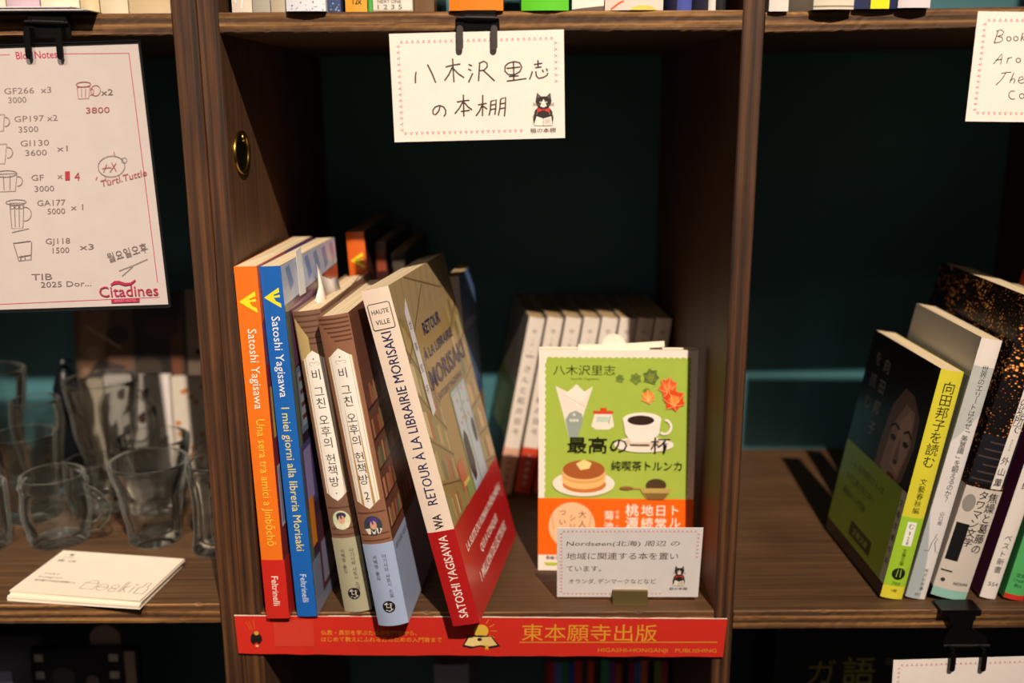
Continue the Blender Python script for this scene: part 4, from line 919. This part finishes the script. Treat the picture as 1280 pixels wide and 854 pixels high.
t = thing('paper_stack', 'flat stack of dark-edged leaflets overhanging the upper left shelf', 'leaflets', (-.305, -.010, .3643))
for i in range(4): MB().box(-.002*i, .001*i, .0008*i, .078-.004*i, .0160, .0008*i+.0006, ink(['1a1718', 'cfc8cc', '2a2426', 'd8ccd4'][i], .4)).build('leaflet', t)

# ------------------------------------------------------------------ glass mugs
ZB = .0065
def mug_glass(label, x, y, prof_fn, h, handle=None, n=48, mod=None, wall=.0022, base=.006, rotz=0):
    t = thing('glass_mug' if handle else 'glass_tumbler', label, 'mug' if handle else 'glass', (x, y, ZB+.0001), (0, 0, R(rotz)), 'clear glasses and mugs in the left cubby')
    N = 22; out = [(prof_fn(i/N), h*i/N) for i in range(N+1)]
    inn = [(prof_fn(i/N)-wall, h*i/N) for i in range(N, -1, -1) if h*i/N > base]
    prof = [(.0003, .0008), (out[0][0]*.75, .0006), (out[0][0]*.9, 0)]+out+[(out[-1][0]-wall*.5, h+wall*.35)]+inn+[(inn[-1][0]*.8, base), (.0003, base)]
    o = MB().lathe(prof, GLASS, n, mod=mod).build('glass_body', t, True)
    if handle:
        z0, z1, ext, r_ = handle
        a = prof_fn(z0/h)-.0005; b = prof_fn(z1/h)-.0005
        pts = [(b, 0, z1)]
        for k in range(1, 12):
            th_ = math.pi*k/12; pts.append(((a+b)/2+ext*math.sin(th_), 0, (z0+z1)/2+(z1-z0)/2*math.cos(th_)))
        pts.append((a, 0, z0))
        MB().tube(pts, [r_*1.25]+[r_]*11+[r_*1.25], GLASS, 12, up=(0, 1, 0)).build('handle', t, True)
    return t
def pf(*kv):
    def f(t_):
        for (a, ra), (b, rb) in zip(kv, kv[1:]):
            if t_ <= b: s = (t_-a)/(b-a); s = s*s*(3-2*s); return ra+(rb-ra)*s
        return kv[-1][1]
    return f
flute = lambda n_, d, z0, z1: (lambda r, z, a, j: r-(d*abs(math.sin(a*n_/2)) if z0 < z < z1 and r > .009 else 0))
mug_glass('squat barrel-shaped glass mug with ring handle, front left behind the postcards', -.331, .098, pf((0, .0205), (.12, .0215), (.45, .0240), (.8, .0228), (.86, .0240), (.92, .0226), (1, .0222)), .050, (.012, .041, .019, .0035), rotz=-14)
mug_glass('wide flared glass tumbler standing right behind the printed cards', -.261, .098, pf((0, .0185), (.15, .0190), (.5, .0220), (1, .0282)), .060, None, mod=flute(12, .0009, .004, .036), base=.008)
mug_glass('tall panelled glass mug half hidden by the left panel', -.2105, .084, pf((0, .0190), (.1, .0175), (.5, .0165), (.85, .0180), (1, .0185)), .064, (.014, .048, .015, .003), mod=flute(10, .0010, .008, .050), rotz=-75)
mug_glass('plain glass tumbler directly behind the wide flared tumbler', -.278, .154, pf((0, .0200), (.2, .0205), (1, .0278)), .058, None)
mug_glass('tall ribbed glass mug at the left, behind the barrel-shaped mug', -.370, .141, pf((0, .0210), (.1, .0195), (.6, .0210), (1, .0228)), .066, (.014, .050, .016, .003), mod=flute(14, .0007, .006, .045), rotz=180)
mug_glass('glass mug cut by the left picture edge, nearest the shelf front', -.3830, .088, pf((0, .0200), (.3, .0210), (1, .0212)), .046, None)
mug_glass('very tall glass tumbler at the far left under the sketches sheet', -.425, .208, pf((0, .0190), (.3, .0185), (1, .0260)), .098, None, mod=flute(12, .0008, .006, .05))
mug_glass('large pedestal beer mug with angular handle in the middle of the cubby', -.331, .196, pf((0, .0235), (.06, .0225), (.14, .0150), (.2, .0180), (.6, .0250), (1, .0292)), .093, (.038, .084, .020, .0033), mod=flute(12, .0012, .022, .07), rotz=-8)
mug_glass('small glass mug behind the plain tumbler beside the left panel', -.2260, .185, pf((0, .0170), (1, .0185)), .056, (.012, .044, .014, .003), rotz=190)
mug_glass('small stemmed glass at the rear left, seen through the tumblers', -.380, .184, pf((0, .0190), (.08, .0180), (.2, .0090), (.35, .0160), (.8, .0200), (1, .0185)), .080, None)
mug_glass('short round glass between the barrel mug and the beer mug', -.324, .148, pf((0, .0180), (.4, .0215), (1, .0205)), .042, None)

# stack of printed cards
q = [(-.3230, .0088), (-.3139, .0670), (-.2247, .0536), (-.2320, -.0056)]
cx_ = -.2739; cy_ = .0305; W_, H_ = .0900, .0590
for i in range(9):
    top = i == 8; z = ZB+.00065*i+(.0000)
    off = (0, 0) if i > 4 else (-.0012, -.0018)
    t = thing('printed_card', 'top card of the printed stack, with line-drawn bottles and small lettering' if top else ['bottom card of the stack under the bottle-print card, on the shelf', 'second card up from the bottom of the printed stack', 'third card up from the bottom of the printed stack', 'fourth card from the bottom, upper one of the offset lower pile', 'fifth card from the bottom, edge flush with the offset lower pile', 'fourth card down from the top of the printed stack', 'third card down from the top of the printed stack', 'card directly under the top bottle-print card'][i], 'card', (cx_+off[0]+random.uniform(-.0004, .0004), cy_+off[1]+random.uniform(-.0003, .0003), z+.00002), (0, 0, R(-8.9+(0 if i > 4 else 1.2)+random.uniform(-.3, .3))), None if top else 'cards under the top card')
    MB().box(-W_/2, -H_/2, 0, W_/2, H_/2, .00060, ink('e2d7c6', .55)).build('card_sheet', t)
    if top:
        p = Print(lambda u, v, h: ((u-45)/1000, (v-29.5)/1000, .0006+h/1000), .03, .55)
        c = '5a524c'
        p.poly([(8, 53), (10, 54.6), (12.4, 53.6), (11, 51.6)], c); p.text('小さな', 6, 48, 3.0, c, width=8); p.text('書 店', 5, 43, 3.4, c, width=14)
        p.text('デスキド', 8, 24, 3, c, width=11); p.text('Instagram', 7, 19.6, 2.6, c, width=17); p.text('東京都千代田区神保町1-2', 7, 14.6, 2.8, c, width=29)
        O = lambda pts: p.stroke(pts, .32, c)
        O([(43, 9), (43, 17), (45, 19), (45, 20.5), (50, 20.5), (50, 19), (52, 17), (52, 9), (43, 9)]); O([(43, 17), (52, 17)])
        p.ring(57, 12.5, 3.6, 4, .32, c); O([(53.6, 12.6), (60.6, 12.8)]); p.ring(65, 14.5, 2.4, 2.4, .32, c); p.ring(65, 10, 2.4, 2.2, .32, c)
        O([(70, 8), (70, 22), (71.4, 22), (71.4, 8)]); O([(71.4, 13), (74.6, 17)]); O([(71.4, 13), (75, 8)]); O([(77.6, 8), (77.6, 16)]); p.ring(77.6, 19, .8, .8, .3, c, 8)
        O([(81, 8), (81, 15), (83, 17), (83, 22), (86, 22), (86, 17), (87.5, 15), (87.5, 8), (81, 8)])
        p.build('card_print', t)

# picture cards and tea-towel packets at the back of the left cubby
def panel(name, label, cat, x0, x1, z0, z1, y, th, lean, col, art, rotz=0):
    t = thing(name, label, cat, (x0, y, z0+th*math.sin(R(lean))+.0001), (R(-lean), 0, R(rotz)))
    MB().box(0, 0, 0, x1-x0, th, z1-z0, ink(col, .55)).build('sheet' if th < .004 else 'packet_body', t)
    p = Print(lambda u, v, h: (u/1000, -h/1000, v/1000), .04, .5); art(p, (x1-x0)*1000, (z1-z0)*1000); p.build('printed_picture', t); return t
def a1(p, W, H):
    p.rect(0, 55, W, H, '5a4030'); p.poly([(0, 60), (20, 60), (34, H), (8, H)], '7c6048'); p.ell(38, 112, 10, 8, '2a2220', 14); p.ell(16, 96, 7, 6, '9a7c60', 14); p.poly([(4, 70), (30, 66), (44, 84), (20, 90)], '352a28'); p.stroke([(10, 120), (40, 100)], 2, 'a88c70')
def a2(p, W, H):
    p.rect(3, 52, W-3, H, '191210'); p.ell(W*.3, 80, 12, 14, '30281f', 16); p.poly([(W-12, 56), (W-3, 80), (W-3, 130), (W-14, 110)], '5c3420'); p.ell(W*.55, 118, 16, 10, '3c2016', 16); p.rect(3, 6, W-3, 50, 'd6cabc')
def a3(p, W, H):
    p.ell(W*.5, 128, 8, 6, '2a2624', 12); p.ell(W*.5, 112, 10, 4, '332c2a', 12); p.rect(W*.15, 94, W*.85, 99, '1d1b1c'); p.rect(W*.2, 60, W*.8, 84, '8c7a6a')
panel('picture_card', 'dark brown picture card leaning at the back of the left cubby', 'picture', -.383, -.334, .0067, .155, .262, .0015, 6, 'c4b49c', a1)
panel('picture_card', 'nearly black picture card with an orange corner, between two other cards', 'picture', -.334, -.286, .0067, .156, .262, .0015, 6, '4a3c34', a2)
panel('picture_card', 'pale picture card with black marks beside the left panel', 'picture', -.285, -.236, .0067, .158, .262, .0015, 6, '9c8878', a3)
def f1(p, W, H):
    p.rect(0, H-9, W, H, 'cfc2ae')
def f2(p, W, H):
    for i, (a, b_) in enumerate(((.25, .8), (.45, .84), (.62, .8), (.3, .42), (.55, .55), (.72, .62), (.88, .3))):
        p.ell(W*a, H*b_, 3.4, 4.6, '3c3448' if i % 2 else '5a4038', 10); p.ell(W*a+2, H*b_+4, 1.8, 2, '2c3048', 8)
def f3(p, W, H):
    rnd = random.Random(9)
    for i in range(18): p.ell(3+rnd.random()*(W-6), 3+rnd.random()*(H-6), 2.6, 2.2, 'c07c38', 9); p.h -= .0118
panel('folded_cloth', 'plain cream folded cloth packet behind the large beer mug', 'cloth', -.386, -.349, .0068, .086, .236, .008, 4, 'e0d2ba', f1)
panel('folded_cloth', 'white cloth packet printed with small dark figures at the back', 'cloth', -.347, -.292, .0068, .090, .234, .008, 4, 'e9e2dc', f2)
panel('folded_cloth', 'white cloth packet with orange dots beside the left panel', 'cloth', -.290, -.240, .0068, .088, .236, .008, 4, 'd9cfc0', f3)
t = thing('dark_ornament', 'small dark blue ornament silhouetted before the plain cream cloth', 'ornament', (-.371, .222, ZB+.0002))
MB().lathe([(.0005, 0), (.009, 0), (.0095, .03), (.006, .045), (.0105, .060), (.0110, .078), (.0070, .092), (.0005, .098)], ink('131a26', .35), 20).build('ornament_body', t, True)
MB().lathe([(.0005, 0), (.006, .001), (.006, .004), (.0005, .008)], ink('1c2736', .35), 16).build('ornament_top', t, True).location = (0, 0, .0975)

# ------------------------------------------------------------------ things on the shelves below
ZL = -.3590; ZLL = -.3562
rnd = random.Random(11)
cols = ['c82840', '6e84d0', '2f9a58', '3058c8', 'e03c3c', '41444a', 'f04a38', '20242c', '48a878', '8050a0', 'd05a38', '22303c', 'b0304c', '4a80c8', 'e8783c', '2a2a2e', '8ca050', 'c85064']
hues = ['crimson', 'slate blue', 'forest green', 'royal blue', 'bright red', 'charcoal', 'vermilion', 'near-black', 'sea green', 'purple', 'rust', 'blue-black', 'maroon', 'steel blue', 'orange-brown', 'black', 'olive', 'rose-red']
x = 27.5
for i in range(18):
    T_ = rnd.uniform(4.6, 6.0)
    t, fs, fr, fl = book('thin '+hues[i]+' magazine spine in the row under the red banner', T_, 100, 237+rnd.uniform(-2, 2), 0, 0, x, 140, base=ZL, spine=cols[i], b=.3, group='magazines on the shelf below the banner', pages=PAGES_T, name='magazine')
    p = Print(fs, .08, n=5, W=1); p.rect(T_*.25, 150, T_*.75, 215, 'c8c0b0'); p.build('spine_print', t)
    x += T_+.15
t, fs, fr, fl = book('blurred grey volume under the banner, left of the magazine row', 28, 120, 236, 0, 0, -64, 140, base=ZL, spine='a29fa8', b=2, pages=PAGES_T)
p = Print(fs, .1, n=4); p.rect(4, 120, 24, 215, '8f8c96'); p.build('spine_print', t)
# left: film-strip frame
t = thing('film_frame', 'black film-strip picture frame with white perforations on the shelf below the mugs', 'picture frame', (-.372, .10, ZLL+.0007), (R(-3), 0, 0))
MB().box(0, 0, 0, .083, .006, .263, ink('161417', .5)).build('backing', t)
p = Print(lambda u, v, h: (u/1000, -h/1000, v/1000), .04, .5)
for i in range(18): p.rect(2.5, 8+i*14.4, 9, 14+i*14.4, 'c8beb2'); p.rect(60, 8+i*14.4, 67, 14+i*14.4, 'c8beb2'); p.h -= .02
p.rect(72, 2, 80, 261, 'a8927e'); p.ell(24, 240, 9, 8, '4a4646', 18); p.ell(46, 236, 5, 5, '7a6a68', 14); p.build('perforations', t)
t = thing('lavender_box', 'dull lavender box at the bottom left corner of the picture', 'box', (-.472, .085, ZLL)); MB().box(0, 0, 0, .099, .05, .262, ink('8a8aa6', .6)).build('box_body', t); MB().box(-.0005, -.0005, .25, .0995, .0505, .2625, ink('9494b0', .6)).build('box_lid', t)
t = thing('round_tag', 'round tan disc standing up behind the film-strip frame', 'tag', (-.318, .124, ZLL)); MB().prism([(.012*math.cos(R(a)), .266+.012*math.sin(R(a))) for a in range(0, 360, 15)], 1, 0, .003, ink('a88c80', .6)).build('disc', t, True); MB().box(-.003, 0, 0, .003, .003, .258, ink('6b5648', .6)).build('stem', t)
t = thing('display_box', 'dark box with faded yellow lettering under the lower right shelf', 'box', (.198, .10, ZL)); MB().box(0, 0, 0, .20, .06, .292, ink('14181c', .5)).build('box_body', t)
MB().box(-.001, -.001, .270, .201, .061, .2935, ink('1d2226', .5)).build('box_lid', t)
p = Print(lambda u, v, h: (u/1000, -(h)/1000, v/1000), .04, .5); p.text('ガ', 26, 243, 24, '948c3c'); p.text('語', 52, 243, 26, '948c3c', bold=.02); p.rect(84, 258, 106, 264, '5a5a4a'); p.build('lettering', t)
